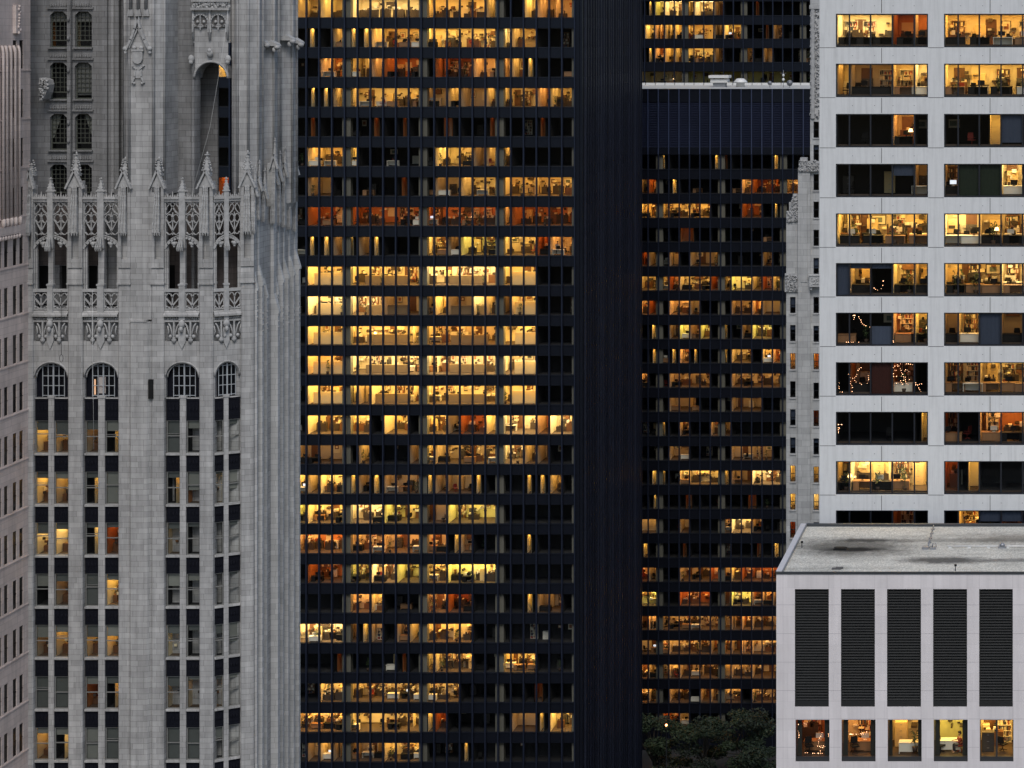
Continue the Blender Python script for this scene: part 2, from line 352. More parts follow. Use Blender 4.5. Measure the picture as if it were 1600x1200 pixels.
NOUN = {'office_desk': ('brown wooden desk', 'white desk', 'black desk'), 'office_chair': ('black office chair', 'red office chair'),
        'computer_monitor': ('black computer monitor', 'glowing computer screen'), 'filing_cabinet': ('dark filing cabinet', 'white filing cabinet', 'tall tan cabinet'),
        'bookcase': ('brown bookcase', 'white bookcase'), 'potted_plant': ('leafy pot plant', 'tall pot plant'), 'table_lamp': ('lit table lamp',),
        'framed_picture': ('framed brown print', 'framed wide print', 'small square picture'), 'cubicle_partition': ('long grey partition', 'long tan partition', 'short grey partition'), 'sofa': ('dark sofa',)}
CATS = {'office_desk': 'desk', 'office_chair': 'chair', 'computer_monitor': 'monitor', 'filing_cabinet': 'cabinet', 'bookcase': 'bookcase', 'potted_plant': 'plant', 'table_lamp': 'lamp', 'framed_picture': 'picture', 'cubicle_partition': 'partition', 'sofa': 'sofa'}
CNT = {}; SEEN = set()
CAP = {'black middle tower': 150, 'louvre topped tower': 68, 'farthest black tower': 18, 'pale concrete tower': 80, 'louvred building': 30}
ROWCAP = {'black middle tower': 6, 'louvre topped tower': 3, 'farthest black tower': 5}
def put(kind, var, x, y, z, rz, where, place, sc3=None):
    rk = (kind, where, round(z, 0)) if kind in ('office_desk', 'office_chair', 'filing_cabinet') else None
    if CNT.get((kind, where), 0) >= CAP[where] or (rk and CNT.get(rk, 0) >= ROWCAP.get(where, 99)): return None
    if rk: CNT[rk] = CNT.get(rk, 0) + 1
    lab = f'{NOUN[kind][var]} {place}'
    if (kind, lab) in SEEN: return None
    SEEN.add((kind, lab)); CNT[(kind, where)] = CNT.get((kind, where), 0) + 1
    o = PROTO[kind][var].copy(); col.objects.link(o); o.location = (x, y, z); o.rotation_euler = (0, 0, rz)
    if sc3: o.scale = sc3
    tag(o, lab, CATS[kind], f'{CATS[kind]}s in the {where}')
    return o

# ------------------------------------------------------------------ rooms behind windows
def room(mb, x0, x1, z0, z1, y, depth, code, rng, lit_rows=2, doors=True):
    x0 += .06; x1 -= .06
    if code == '.':
        wl = bk = 5; L = None
        fl = 5; ce = 5
    else:
        wl, bks, L = STYLE[code]; L = rng.choice('yyYv') if L == 'y' and code == 'y' else L; bk = rng.choice(bks); fl = 7; ce = 6
    yb = y + depth
    mb.quad((x0, yb, z0), (x1, yb, z0), (x1, yb, z1), (x0, yb, z1), bk)
    mb.quad((x0, y, z0), (x0, yb, z0), (x0, yb, z1), (x0, y, z1), wl); mb.quad((x1, y, z0), (x1, y, z1), (x1, yb, z1), (x1, yb, z0), wl)
    mb.quad((x0, y, z0), (x1, y, z0), (x1, yb, z0), (x0, yb, z0), fl); mb.quad((x0, y, z1), (x0, yb, z1), (x1, yb, z1), (x1, y, z1), ce)
    if L:
        li = 10 + LK.index(L); n = max(1, round((x1 - x0) / 1.7)); wd = (x1 - x0) / n
        for i in range(n):
            for t in ((.34, .68) if lit_rows == 2 else ((.45,) if lit_rows == 1 else (.10, .40, .70))):  # third strip by the glass is added to light the partition fronts
                a = x0 + i * wd; yy = y + depth * t
                mb.quad((a + wd * .12, yy - .22, z1 - .02), (a + wd * .88, yy - .22, z1 - .02), (a + wd * .88, yy + .22, z1 - .02), (a + wd * .12, yy + .22, z1 - .02), li)
        if doors and x1 - x0 > 1.3:
            h = z1 - z0; nd = 1 + int((x1 - x0) / 3.4)
            for i in range(nd):
                dx = rng.uniform(x0 + .2, x1 - 1.1); k = rng.random()
                if k < .4: mb.box(dx, dx + .85, yb - .06, yb - .01, z0, z0 + h * .84, 8)
                elif k < .6: mb.box(dx, dx + rng.uniform(.4, 1.4), yb - .5, yb - .01, z0 + h * .62, z0 + h * .86, rng.choice((8, 1, 9)))
                elif k < .7: mb.box(dx, dx + .07, y + depth * .5, yb - .01, z0, z1 - .01, wl)
                else: mb.box(dx, dx + .9, yb - .05, yb - .01, z0 + h * .3, z0 + h * .75, 0)
    if code == 's':                               # rooms lit by small bright lamps near the ceiling
        for i in range(max(1, int((x1 - x0) / 1.6))):
            a = x0 + .5 + i * 1.6 + rng.uniform(-.3, .3); (mb.box(a, a + .16, y + .9, y + 1.05, z1 - .34, z1 - .22, 10 + LK.index('w')) if rng.random() < .7 else None)
    if L and code not in 'pqde' and x1 - x0 > .9:
        h = z1 - z0
        for i in range(int((x1 - x0) / (.34 if code in 'yYgws' else .6))):      # shelves, notices, boxes and files against the back wall
            dx = rng.uniform(x0 + .1, x1 - .5); zz = z0 + h * rng.triangular(.25, .80, .45); a = rng.uniform(.08, .5); b_ = rng.uniform(.06, .32)
            mb.box(dx, dx + a, yb - rng.uniform(.1, .9), yb - .02, zz, zz + b_, rng.choice((9, 9, 8, 0, 6, 1, 3 if code in 'or' else 9)))
        for i in range(max(1, int((x1 - x0) / 1.5))):                                  # built-in counters and low shelves with papers on top
            if rng.random() > .8: continue
            dx = x0 + .1 + i * 1.5 + rng.uniform(0, .4); e_ = min(x1 - .05, dx + rng.uniform(.7, 1.5)); yy = y + depth * rng.choice((.45, .6, .8)); hh = rng.uniform(.6, 1.2)
            if e_ - dx < .3: continue
            mb.box(dx, e_, yy, yy + .55, z0, z0 + hh, rng.choice((9, 9, 8, 9)))
            for _ in range(5):
                a = rng.uniform(dx, e_ - .12); mb.box(a, a + rng.uniform(.08, .3), yy + .05, yy + rng.uniform(.15, .5), z0 + hh, z0 + hh + rng.uniform(.03, .35), rng.choice((0, 6, 9, 9, 8)))
def furnish(where, x0, x1, z, z1, y, depth, code, rng, place_of, dens=1.0, cubicle=False, near=False):
    n = max(1, round((x1 - x0) / 1.65)); wd = (x1 - x0) / n
    for i in range(n):
        cx = x0 + (i + .5) * wd; pl = place_of(cx); h = z1 - z
        y2 = y + (2.7 if cubicle else rng.uniform(.55, 1.1) if near else rng.uniform(.6, 1.9))
        has = False
        if rng.random() < .62 * dens:
            v = rng.choice((0, 1, 1) if cubicle else (0, 2, 2, 1)); has = put('office_desk', v, cx + rng.uniform(-.15, .15), y2, z, rng.choice((0, math.pi)), where, pl) is not None
        if has and rng.random() < .65: put('computer_monitor', rng.choice((0, 0, 0, 1)), cx + rng.uniform(-.3, .3), y2, z + .74, rng.choice((0, 0, .6, 3.14)), where, pl)
        if rng.random() < .55 * dens: put('office_chair', 0 if rng.random() < .85 else 1, cx + rng.uniform(-.35, .35), y2 + rng.choice((-.65, .75)) if y2 - y > 1.3 else y2 + .75, z, rng.uniform(0, 6.28), where, pl)
        if rng.random() < .30 * dens: put('filing_cabinet', rng.choice((0, 1, 2)), cx + rng.uniform(-.3, .3), y + depth - .35, z, 0, where, pl)
        elif rng.random() < .25 * dens: put('bookcase', rng.choice((0, 1)), cx, y + depth - .22, z, 0, where, pl, (1, 1, min(1, (h - .1) / 2.0)))
        elif rng.random() < .5 * dens: put('framed_picture', rng.choice((0, 1, 2)), cx + rng.uniform(-.3, .3), y + depth - .08, z + h * .62, 0, where, pl)
        if rng.random() < .11 * dens: put('potted_plant', rng.choice((0, 1)), cx + rng.uniform(-.5, .5), y + .6, z, rng.uniform(0, 6), where, pl)
        if has and rng.random() < .06 * dens: put('table_lamp', 0, cx + .45, y2, z + .74, 0, where, pl)
def segments(codes):
    out = []; i = 0
    while i < len(codes):
        j = i
        while j + 1 < len(codes) and codes[j + 1] == codes[i] and codes[i] != 'p': j += 1
        out.append((i, j + 1, codes[i])); i = j + 1
    return out

# ------------------------------------------------------------------ black glass towers
CUBES = ((1.35, 3.75, 1, 1.0, 1.3), (5.4, 8.7, 0, .95, 1.7), (11.9, 14.8, 0, .95, 1.6), (17.0, 18.9, 1, 1.05, 1.3))
def glass_tower(root, D, px0, step, kmin, kmax, struct, rows, seed, where, cub=(), colw=.5, dens=.75, stuff_bays=(), top0=16):
    M = Map(D); rng = random.Random(seed); y = D
    X = lambda k: M.x(px0 + step * k)
    bays = [(a, b) for a, b in zip(struct[:-1], struct[1:])]
    left_w = MB(); left_r = MB()
    prev = None
    for ri, (t, b, codes) in enumerate(rows):
        z1, z0 = M.z(t), M.z(b)
        # spandrel above this row
        top = prev if prev is not None else z1 + (M.z(0) - M.z(top0))
        sp = MB(); sp.box(X(kmin), X(kmax), y + .0, y + .35, z1, top); sp.box(X(kmin), X(kmax), y - .05, y - .001, z1 + .02, z1 + .10); sp.box(X(kmin), X(kmax), y - .05, y - .001, top - .12, top - .04)
        sp.build('spandrel', BRONZE, root)
        prev = z0
        for (ka, kb) in bays:
            stuff = (ri == 0) or (ka in stuff_bays)
            W = left_w if stuff else MB(); Rm = left_r if stuff else MB()
            ka2, kb2 = max(ka, kmin), min(kb, kmax)
            for k in range(ka2, kb2):
                W.quad((X(k) + .05, y + .2, z0), (X(k + 1) - .05, y + .2, z0), (X(k + 1) - .05, y + .2, z1), (X(k) + .05, y + .2, z1), 0)
                W.box(X(k) + .04, X(k + 1) - .04, y + .17, y + .23, z0, z0 + .07, 1); W.box(X(k) + .04, X(k + 1) - .04, y + .17, y + .23, z1 - .06, z1, 1)
            cs = [codes[k - kmin] if k - kmin < len(codes) else '.' for k in range(ka2, kb2)]
            for (i, j, c) in segments(cs):
                xa, xb = X(ka2 + i), X(ka2 + j); dp = rng.uniform(4.0, 6.5) - 2.6 * min(1, max(0, (t - 250) / 700))
                if c in 'pq':
                    q = rng.uniform(.15, .5) * (xb - xa); ww = rng.uniform(.28, .45) * (xb - xa)
                    room(Rm, xa, xa + q, z0, z1, y + .3, dp, '.', rng); room(Rm, xa + q, xa + q + ww, z0, z1, y + .3, 2.2, c, rng, 1, False); room(Rm, xa + q + ww, xb, z0, z1, y + .3, dp, '.', rng)
                else:
                    room(Rm, xa, xb, z0, z1, y + .3, dp, c, rng, 3 if (ri + 1) in cub else 2)
                    if not stuff and c not in 'qp':
                        def place_of(x, ri=ri): 
                            n = int((x - X(0)) / (X(1) - X(0))) + 1
                            return f'behind the {ORD[max(1, n)]} pane, {ORD[ri + 1]} window row of the {where}'
                        furnish(where, xa, xb, z0, z1, y + .3, dp, c, rng, place_of, dens * (.35 if c == '.' else 1), (ri + 1) in cub)
                    if (ri + 1) in cub and ri < 14:
                        for (ca, cb, v, hh, dd) in CUBES:
                            if ka2 <= ca < kb2 and codes[int(ca) - kmin] not in '.d':
                                r2 = random.Random(ri * 31 + int(ca)); sh = r2.uniform(-.25, .25)
                                put('cubicle_partition', v, (X(ca) + X(cb)) / 2 + sh, y + dd, z0, 0, where, f'behind the {ORD[int(ca) + 1]} pane, {ORD[ri + 1]} window row of the {where}', ((X(cb) - X(ca)) / 4.7, 1, hh * r2.uniform(.92, 1.08)))
            if not stuff:
                W.build('window', [GLASS_D, FRAME], root); Rm.build('room', RM, root, False)
    if left_w.v:
        left_w.build('window', [GLASS_D, FRAME], root)['kind'] = 'stuff'; left_r.build('room', RM, root, False)['kind'] = 'stuff'
    zt = M.z(rows[0][0]) + (1.3 if top0 < 2 else top0 * M.s); zb = 0
    if prev > .5:
        sp = MB(); sp.box(X(kmin), X(kmax), y + .0, y + .35, 0, prev); sp.build('spandrel', BRONZE, root)
    for k in range(kmin, kmax + 1):
        m = MB(); m.box(X(k) - .085, X(k) + .085, y - .30, y - .24, zb, zt); m.box(X(k) - .03, X(k) + .03, y - .24, y - .0, zb, zt); m.box(X(k) - .085, X(k) + .085, y + .001, y + .16, zb, zt)
        m.build('mullion', BRONZE_M, root)
    for k in struct:
        if kmin <= k <= kmax:
            m = MB(); m.box(max(X(k) - colw, X(kmin)), min(X(k) + colw * 1.2, X(kmax) - .1), y + .36, y + 1.3, zb, zt); m.build('column', PALE_COL, root)
    return M, X, zt

# ---- middle tower
t1 = thing('glass_tower', 'broad black glass office tower in the middle with many bright yellow windows', 'office tower', (-82, 290, 0))
C1 = """wwyyyyyyyyyyyyyw..yooo
.p.wppyyyyyyyyyyyww...
..oowworrr.rrrooowp...
.ppwwwwwwwddwddwwwwoww
.q....q.q..qq..q...q..
.yyyy......yyydww.....
.dd.....q..ddwwwyyyyyy
.rrrrrrrrrrrrrrrorrrrr
.ppdpdp...yydgggyyyroo
.yyyyyyyyyyyyyyyyyy...
.yyyyyyddddyddywdww...
.yyyyyyyyyyyyyyyyyy...
.yyyyyyyyyyyyyyyyyy...
.yyyywyyyyyyyyyyyyy...
.yyyyy.yy.yydrryyyyoyy
dddd.w...dywwwwwyywd..
ywyypdpdddpdddp...ppw.
gyyyyyygggddgggg......
oooooooooooopd....p...
.rrrggyyggyygggg......
....oow...oorr....pdd.
yyyydpd.dwyyyy........
...q....q.ywww..yyy...
..wwwwwwwwwww.....qq..
yyyyyyyyyypr.....ddpyy
.dwddddwww...p........""".split()
rows1 = []
for i, c in enumerate(C1):
    c = (c + '.' * 22)[:22]
    t = 90.6 + 46.54 * (i - 2); hid = '..y' if i == 2 else ('..r' if i == 6 else '...')
    rows1.append((t, t + 30.3, '..' + hid[2] + '.....' + c))
for j in range(26, 31):
    t = 90.6 + 46.54 * (j - 2); rows1.append((t, t + 30.3, '.' * 30))
rows1 = rows1[:26]
M1, X1, zt1 = glass_tower(t1, 269.0, 459.4, 19.957, -8, 22, (-8, -2, 4, 10, 16, 22), rows1, 11, 'black middle tower', cub=(10, 11, 12, 13, 14, 15), stuff_bays=(-8,), top0=240)
xr = X1(22)
m = MB(); m.box(xr + .09, xr + .62, 268.9, 269.6, 0, zt1); m.box(xr + .70, xr + 1.0, 268.8, 269.4, 0, zt1); m.box(xr + .62, xr + .70, 269.1, 269.4, 0, zt1); m.build('corner_pier', BRONZE, t1)
m = MB(); xs = xr + 1.0; m.box(xs - .6, xs - .02, 269.6, 306.7, 0, zt1, 0)
for i in range(26):
    zz0, zz1 = M1.z(rows1[i][1]), M1.z(rows1[i][0]); m.box(xs - .019, xs + .005, 269.7, 306.6, zz0, zz1, 1)
m.build('side_wall', [BRONZE, pbr('dark side glass', (.008, .008, .01), .12, 0, .3, .5)], t1)
rf = random.Random(8)
for i in range(25):
    yy = 270.0 + i * 1.5; pr = rf.uniform(-.05, .05); m = MB(); m.box(xs + .006, xs + .22 + pr, yy - .05, yy + .05, 0, zt1); m.box(xs + .22 + pr, xs + .28 + pr, yy - .12, yy + .12, 0, zt1); m.build('fin', rf.choice(FINS), t1)
m = MB(); m.box(X1(-8), xs - .62, 277, 306.7, 0, zt1); m.build('core', DARKW, t1)
m = MB(); m.box(X1(-8), xs - .02, 269.36, 306.7, zt1, zt1 + .5); m.build('roof', COPING, t1)

# ---- tower behind, with the louvred band
t2 = thing('glass_tower', 'black glass tower standing behind, topped by a dark louvred band and pale roof edge', 'office tower', (-55, 340, 0))
C2 = """..p....pq....p...
dr.p......orrroo.
yyyyyyy...rr.p...
...qqqq..........
rd.d.ddd....d....
wwwrwwwrwggwrw...
or.ood...wwodd...
.p.dgwg.p.dgg....
.p.pop..pww.wo...
o..wwww..wwwwwww.
...ddd...ddd.....
..p.w..wd........
...dd....dddd....
.pp.wwwwpddyyyyy.
.p..qq....qq.....
dd..d...wyyw.....
p...q......q.p...
rd..wwwrwyrrrr...
gg..rrr.dggwow...
dossssssswosssss.
ddosssswowossssw.
osdswwwwswwsssoo.
os.ss.wsss.ssssw.
..rrd............""".split()
rows2 = []
for i, c in enumerate(C2):
    c = c.replace('w', 'x') if i not in (2, 5, 8, 13) else c
    t = 242.2 + 37.93 * i; rows2.append((t, t + 22.7, '.......' + (c + '.' * 20)[:20]))
M2, X2, zt2x = glass_tower(t2, 328.0, 996.8, 16.17, -7, 20, (-10, -4, 2, 8, 14, 20), rows2, 23, 'louvre topped tower', dens=.6, stuff_bays=(-10,), top0=1.1)
zl0, zl1, zr = M2.z(241), M2.z(160), M2.z(138.8)
m = MB(); m.box(X2(-7), X2(20), 328.0, 328.3, M2.z(240.9), M2.z(230)); m.box(X2(-7), X2(20), 328.0, 328.3, zl1, zr); m.box(X2(-7), X2(20), 327.9, 327.999, zr - .25, zr, 0); m.build('fascia', BRONZE, t2)
for (ka, kb) in ((-7, 2), (2, 8), (8, 14), (14, 20)):
    m = MB(); n = 26; zb_, zt_ = M2.z(229.9), zl1 - .01
    for i in range(n):
        z = zb_ + (zt_ - zb_) * i / n; h = (zt_ - zb_) / n
        m.prism([(0, 0)] * 0 or [(X2(ka), z), (X2(kb), z), (X2(kb), z + .05), (X2(ka), z + .05)], 328.0, 328.05)
        m.quad((X2(ka), 328.02, z + .03), (X2(kb), 328.02, z + .03), (X2(kb), 328.3, z + h), (X2(ka), 328.3, z + h))
    m.build('louvre', LOUVB, t2)
BLUEM = pbr('louvre band mullion with painted highlight', (.030, .042, .085), .35, 0, .3, 1, .5)  # mullion highlight is put into this lighter blue base colour
for k in range(-7, 21):
    m = MB(); m.box(X2(k) - .085, X2(k) + .085, 327.66, 327.72, M2.z(241), zr); m.box(X2(k) - .03, X2(k) + .03, 327.72, 327.89, M2.z(241), zr); m.build('mullion', BLUEM, t2)
m = MB(); m.box(X2(-7), X2(20), 328.31, 351, zr - .3, zr); m.build('roof', pbr('pale roof membrane', (.45, .45, .43), .9), t2)
m = MB(); m.box(X2(-7), X2(20), 350.5, 351, zr, zr + .4, 0)
for k in range(-7, 21): m.box(X2(k) - .03, X2(k) + .03, 350.4, 350.5, zr, zr + .45, 1)
m.build('parapet', [METALW, COPING], t2)
m = MB(); m.box(X2(-7), X2(20), 336, 350.4, 0, zr - .3); m.build('core', DARKW, t2)
# roof things on it
def roofpt(px, y): return (px - PPX) * y / FPX
m = MB(); cx = roofpt(1125, 339); m.box(cx - 1.4, cx + 1.4, 337.8, 340.2, zr + .75, zr + 1.3); m.box(cx - 1.0, cx + 1.0, 338.1, 339.9, zr, zr + .75, 1)
m.box(cx - 1.65, cx + 1.65, 337.5, 340.5, zr + 1.5, zr + 1.95)
for dx in (-1.2, 1.2): m.box(cx + dx - .1, cx + dx + .1, 338.3, 339.7, zr + 1.3, zr + 1.5)
tag(m.build('cooling_unit', [METALW, METALG]), 'boxy white rooftop cooling unit with overhanging top on the louvred tower', 'cooling unit')
m = MB(); cx = roofpt(1157, 339); m.lathe(cx, 339, [(.7, zr), (.7, zr + .75), (1.15, zr + .75), (1.15, zr + .9), (.6, zr + 1.4), (0.05, zr + 1.45)], 14)
tag(m.build('roof_vent', METALW), 'low white mushroom roof vent beside the boxy cooling unit', 'roof vent')
m = MB(); cx = roofpt(1224, 336); m.cyl(cx, 336, zr, zr + 2.9, .05, .03, 6, 0); m.ball(cx, 335.95, zr + 1.3, .25, m=1); m.ball(cx, 335.95, zr + 2.0, .22, m=1); m.box(cx - .5, cx + .5, 335.97, 336.03, zr + 2.3, zr + 2.35)
tag(m.build('antenna_mast', [METALG, METALW]), 'thin antenna mast with two white domes on the louvred tower roof', 'antenna')
for px, sgn in ((1203, 'small'), (1234, 'larger')):
    m = MB(); cx = roofpt(px, 335); rr = .35 if px == 1203 else .5
    m.lathe(0, 0, [(rr, 0), (rr * .7, .1), (.02, .14)], 12); vs = m.v; m.v = [(cx + v[0], 335 - .2 + v[2], zr + .75 + v[1]) for v in vs]; m.cyl(cx, 335, zr, zr + .75, .05)
    tag(m.build('satellite_dish', METALG), f'{sgn} grey satellite dish near the antenna mast on the louvred tower', 'satellite dish')

# ---- farthest tower
t3 = thing('glass_tower', 'farthest black glass tower showing three lit rows above the pale louvred roof edge', 'office tower', (-55, 375, 0))
C3 = ['.pgyywyyd...q....', 'pyowyyyydyy..qd..', '.poywyyyd..d.d...', 'eeeeeeeeeeeeeeee.']
rows3 = [(2 + 36.5 * i, 24.5 + 36.5 * i, '.......' + (c + '.' * 24)[:21]) for i, c in enumerate(C3)]
M3, X3, zt3 = glass_tower(t3, 360.0, 1007.5, 15.4, -8, 19, (-8, -2, 4, 10, 16, 22), rows3, 31, 'farthest black tower', dens=.7, stuff_bays=(-8,), top0=240)
m = MB(); m.box(X3(-8), X3(19), 368, 385, 0, zt3); m.build('core', DARKW, t3)

# ------------------------------------------------------------------ pale concrete tower (right)
D4 = 153.0; M4 = Map(D4); rng = random.Random(5)
t4 = thing('concrete_tower', 'pale concrete office tower with wide black framed windows on the right', 'office tower', (-5, 165, 0))
tops = [21.5, 99.5, 178, 256, 333.5, 411, 488.5, 566, 643.5, 720.5, 797.5, 875, -56.5, -134.5, -212.5]
bx = [(1306, 1450, (1306, 1327, 1360, 1394, 1428.5, 1450)), (1475, 1619, (1475, 1497, 1530, 1564, 1598, 1619)), (1644, 1788, (1644, 1665, 1699, 1732, 1766, 1788))]
holes = [(M4.x(a), M4.x(b), M4.z(t + 52.5), M4.z(t)) for t in tops for a, b, _ in bx]
m = MB(); m.holed(M4.x(1280.5), M4.x(1814), 0, M4.z(-260), holes, D4, .5, 0)
m.quad((M4.x(1280.5), D4, 0), (M4.x(1280.5), D4, M4.z(-260)), (M4.x(1280.5), D4 + 25, M4.z(-260)), (M4.x(1280.5), D4 + 25, 0), 0)
m.box(M4.x(1280.5) + .01, M4.x(1814), D4 + .01, D4 + 25, M4.z(-260), M4.z(-262), 0)
for t in tops:
    z = M4.z(t + 52.8)
    for a, b in ((1281, 1305.6), (1450.4, 1474.6), (1619.4, 1643.6)): m.box(M4.x(a), M4.x(b), D4 - .006, D4 - .001, z - .03, z + .01, 1)
    for cxp in (1377.5, 1547, 1716): m.box(M4.x(cxp) - .022, M4.x(cxp) + .022, D4 - .006, D4 - .001, M4.z(t + 77.0), M4.z(t + 53.6), 1)
    for a, b in ((1306, 1450), (1475, 1619)):
        for q in (.18, .42, .62, .85):
            px = a + (b - a) * q; m.box(M4.x(px) - .025, M4.x(px) + .025, D4 - .005, D4 - .001, M4.z(t + 66), M4.z(t + 65), 1)
for cxp in (1377.5, 1547): m.box(M4.x(cxp) - .022, M4.x(cxp) + .022, D4 - .006, D4 - .001, M4.z(20.5), M4.z(-3), 1)
m.build('wall', [WHITE, JOINT], t4, False)
BLUEBL = pbr('blue grey window blind', (.045, .060, .095), .9, 0, .1, 2); GREENBL = pbr('dark green curtain', (.012, .022, .012), .9, 0, .3, 3); REDC = pbr('dark red curtain', (.04, .008, .005), .9, 0, .4, 6)
# per window: room codes for the five panes
LAYER = ['']
W4 = [['yyyro', 'yyyyy'], ['wddwy', 'yyyyy'], ['...o.', '..p..'], ['....d', 'd..y.'], ['yyyyy', 'yywwy'], ['.w.yw', 'wwwyw'], ['...oy', 'dw.d.'], ['.q.q.', 'ddwww'], ['....p', 'q.oow'], ['wyyyy', 'rp...'], ['...q.', '.y.q.'], ['.....', '.....']]
BL4 = {(5, 0, 0): (0, 1, BLUEBL), (5, 0, 1): (0, .22, BLUEBL), (5, 0, 2): (0, .22, BLUEBL), (6, 1, 2): (0, 1, BLUEBL), (3, 1, 1): (0, 1, GREENBL), (3, 1, 2): (0, 1, GREENBL), (7, 0, 2): (0, 1, REDC), (2, 1, 3): (0, .9, BLUEBL), (10, 1, 2): (0, .4, BLUEBL), (10, 1, 3): (0, .4, BLUEBL), (6, 0, 2): (.4, 1, BLUEBL), (3, 0, 3): (0, .4, BLUEBL)}
for ri, t in enumerate(tops[:11]):
    for ci, (a, b, mul) in enumerate(bx[:2]):
        z1, z0 = M4.z(t), M4.z(t + 52.5); xa, xb = M4.x(a), M4.x(b)
        fr = MB(); e = .09
        fr.box(xa, xb, D4 + .12, D4 + .32, z1 - e, z1); fr.box(xa, xb, D4 + .12, D4 + .32, z0, z0 + e * 1.2)
        fr.box(xa, xa + e, D4 + .12, D4 + .32, z0 + e * 1.2, z1 - e); fr.box(xb - e, xb, D4 + .12, D4 + .32, z0 + e * 1.2, z1 - e)
        for p in mul[1:-1]: fr.box(M4.x(p) - .055, M4.x(p) + .055, D4 + .12, D4 + .32, z0 + e * 1.2, z1 - e)
        wd = fr.build('window', FRAME, t4)
        for p, q in zip(mul[:-1], mul[1:]):
            g = MB(); g.quad((M4.x(p) + .03, D4 + .22, z0 + .1), (M4.x(q) - .03, D4 + .22, z0 + .1), (M4.x(q) - .03, D4 + .22, z1 - .05), (M4.x(p) + .03, D4 + .22, z1 - .05)); g.build('pane', GLASS_W, wd)
        rm = MB(); cs = W4[ri][ci]
        for (i, j, c) in segments(cs):
            ra, rb = M4.x(mul[i]), M4.x(mul[j])
            if c == 'p':
                wq = (rb - ra) * .45; room(rm, ra, ra + wq, z0, z1, D4 + .45, 4, '.', rng); room(rm, ra + wq, rb, z0, z1, D4 + .45, 2.5, 'p', rng, 1, False)
            else:
                dp = rng.uniform(3.2, 5.0); room(rm, ra, rb, z0, z1, D4 + .45, dp, c, rng)
                nm = ('left', 'right')[ci]
                def place_of(x, ri=ri, nm=nm, mul=mul):
                    n = sum(1 for p in mul if M4.x(p) < x)
                    return f'{LAYER[0]} behind pane {["one", "two", "three", "four", "five"][max(0, min(4, n - 1))]}, {nm} window, {ORD[ri + 1]} row of pale tower'
                LAYER[0] = 'near the glass'; full = (ri, ci) in ((4, 0), (4, 1), (5, 1), (9, 0), (1, 1))
                furnish('pale concrete tower', ra, rb, z0 + .02, z1, D4 + .5, dp, c, rng, place_of, (2.4 if full else 1.5) if c != '.' else .4, near=True)
                if full:
                    LAYER[0] = 'farther back'; furnish('pale concrete tower', ra, rb, z0 + .02, z1, D4 + 1.9, dp - 1.5, c, rng, place_of, 1.8, near=True)
        rm.box(xa, xb, D4 + .40, D4 + .46, z0, z0 + .22, 9)
        rm.build('room', RM, t4, False)
        for pi, (p, q) in enumerate(zip(mul[:-1], mul[1:])):
            bl = BL4.get((ri, ci, pi))
            if bl:
                f0, f1, mt = bl; g = MB(); n = 10; xs_ = [M4.x(p) + .07 + (M4.x(q) - M4.x(p) - .14) * i / n for i in range(n + 1)]
                for i in range(n): g.quad((xs_[i], D4 + .36 + .015 * (i % 2), z1 - (z1 - z0) * f1 + .1), (xs_[i + 1], D4 + .36 + .015 * ((i + 1) % 2), z1 - (z1 - z0) * f1 + .1), (xs_[i + 1], D4 + .36 + .015 * ((i + 1) % 2), z1 - (z1 - z0) * f0 - .06), (xs_[i], D4 + .36 + .015 * (i % 2), z1 - (z1 - z0) * f0 - .06))
                g.build('blind', mt, wd, False)
m = MB(); m.box(M4.x(1280.5) + .02, M4.x(1814), D4 + 6, D4 + 25, 0, M4.z(-260) - .02); m.build('core', DARKW, t4)
# fairy lights hung in the windows
FAIRY = emit('fairy light', (1, .5, .25), 8.0)
def fairy(M, y, x0, x1, y0, y1, n, seed, label):
    r = random.Random(seed); m = MB(); pts = []
    for s_ in range(max(2, n // 12)):
        px, py = r.uniform(x0, x1), r.uniform(y0, y1); ang = r.uniform(0, 6.28); line = []
        for i in range(12):
            ang += r.uniform(-.6, .6); px = min(x1, max(x0, px + 3.2 * math.cos(ang))); py = min(y1, max(y0, py + 3.2 * math.sin(ang)))
            p = (M.x(px), y + r.uniform(0, .05), M.z(py)); line.append(p)
            if r.random() < .62: m.ball(*p, r.uniform(.010, .024), n=6, m=0)
        m.tube(line, .006, 4, 1)
    tag(m.build('fairy_lights', [FAIRY, BLACK], None, False), label, 'string lights', 'string lights in windows')
fairy(M4, D4 + .40, 1310, 1446, 570, 614, 190, 1, 'tangled glowing fairy lights over the dark red window of the pale tower')
fairy(M4, D4 + .40, 1310, 1395, 494, 536, 50, 2, 'sparse fairy lights in the black window one row above the red one')
fairy(M4, D4 + .40, 1312, 1392, 440, 460, 26, 3, 'few fairy lights hanging low below blue blinds in the pale tower')
fairy(M4, D4 + .40, 1309, 1322, 665, 690, 24, 4, 'small bunch of fairy lights in the dark window corner below the red one')

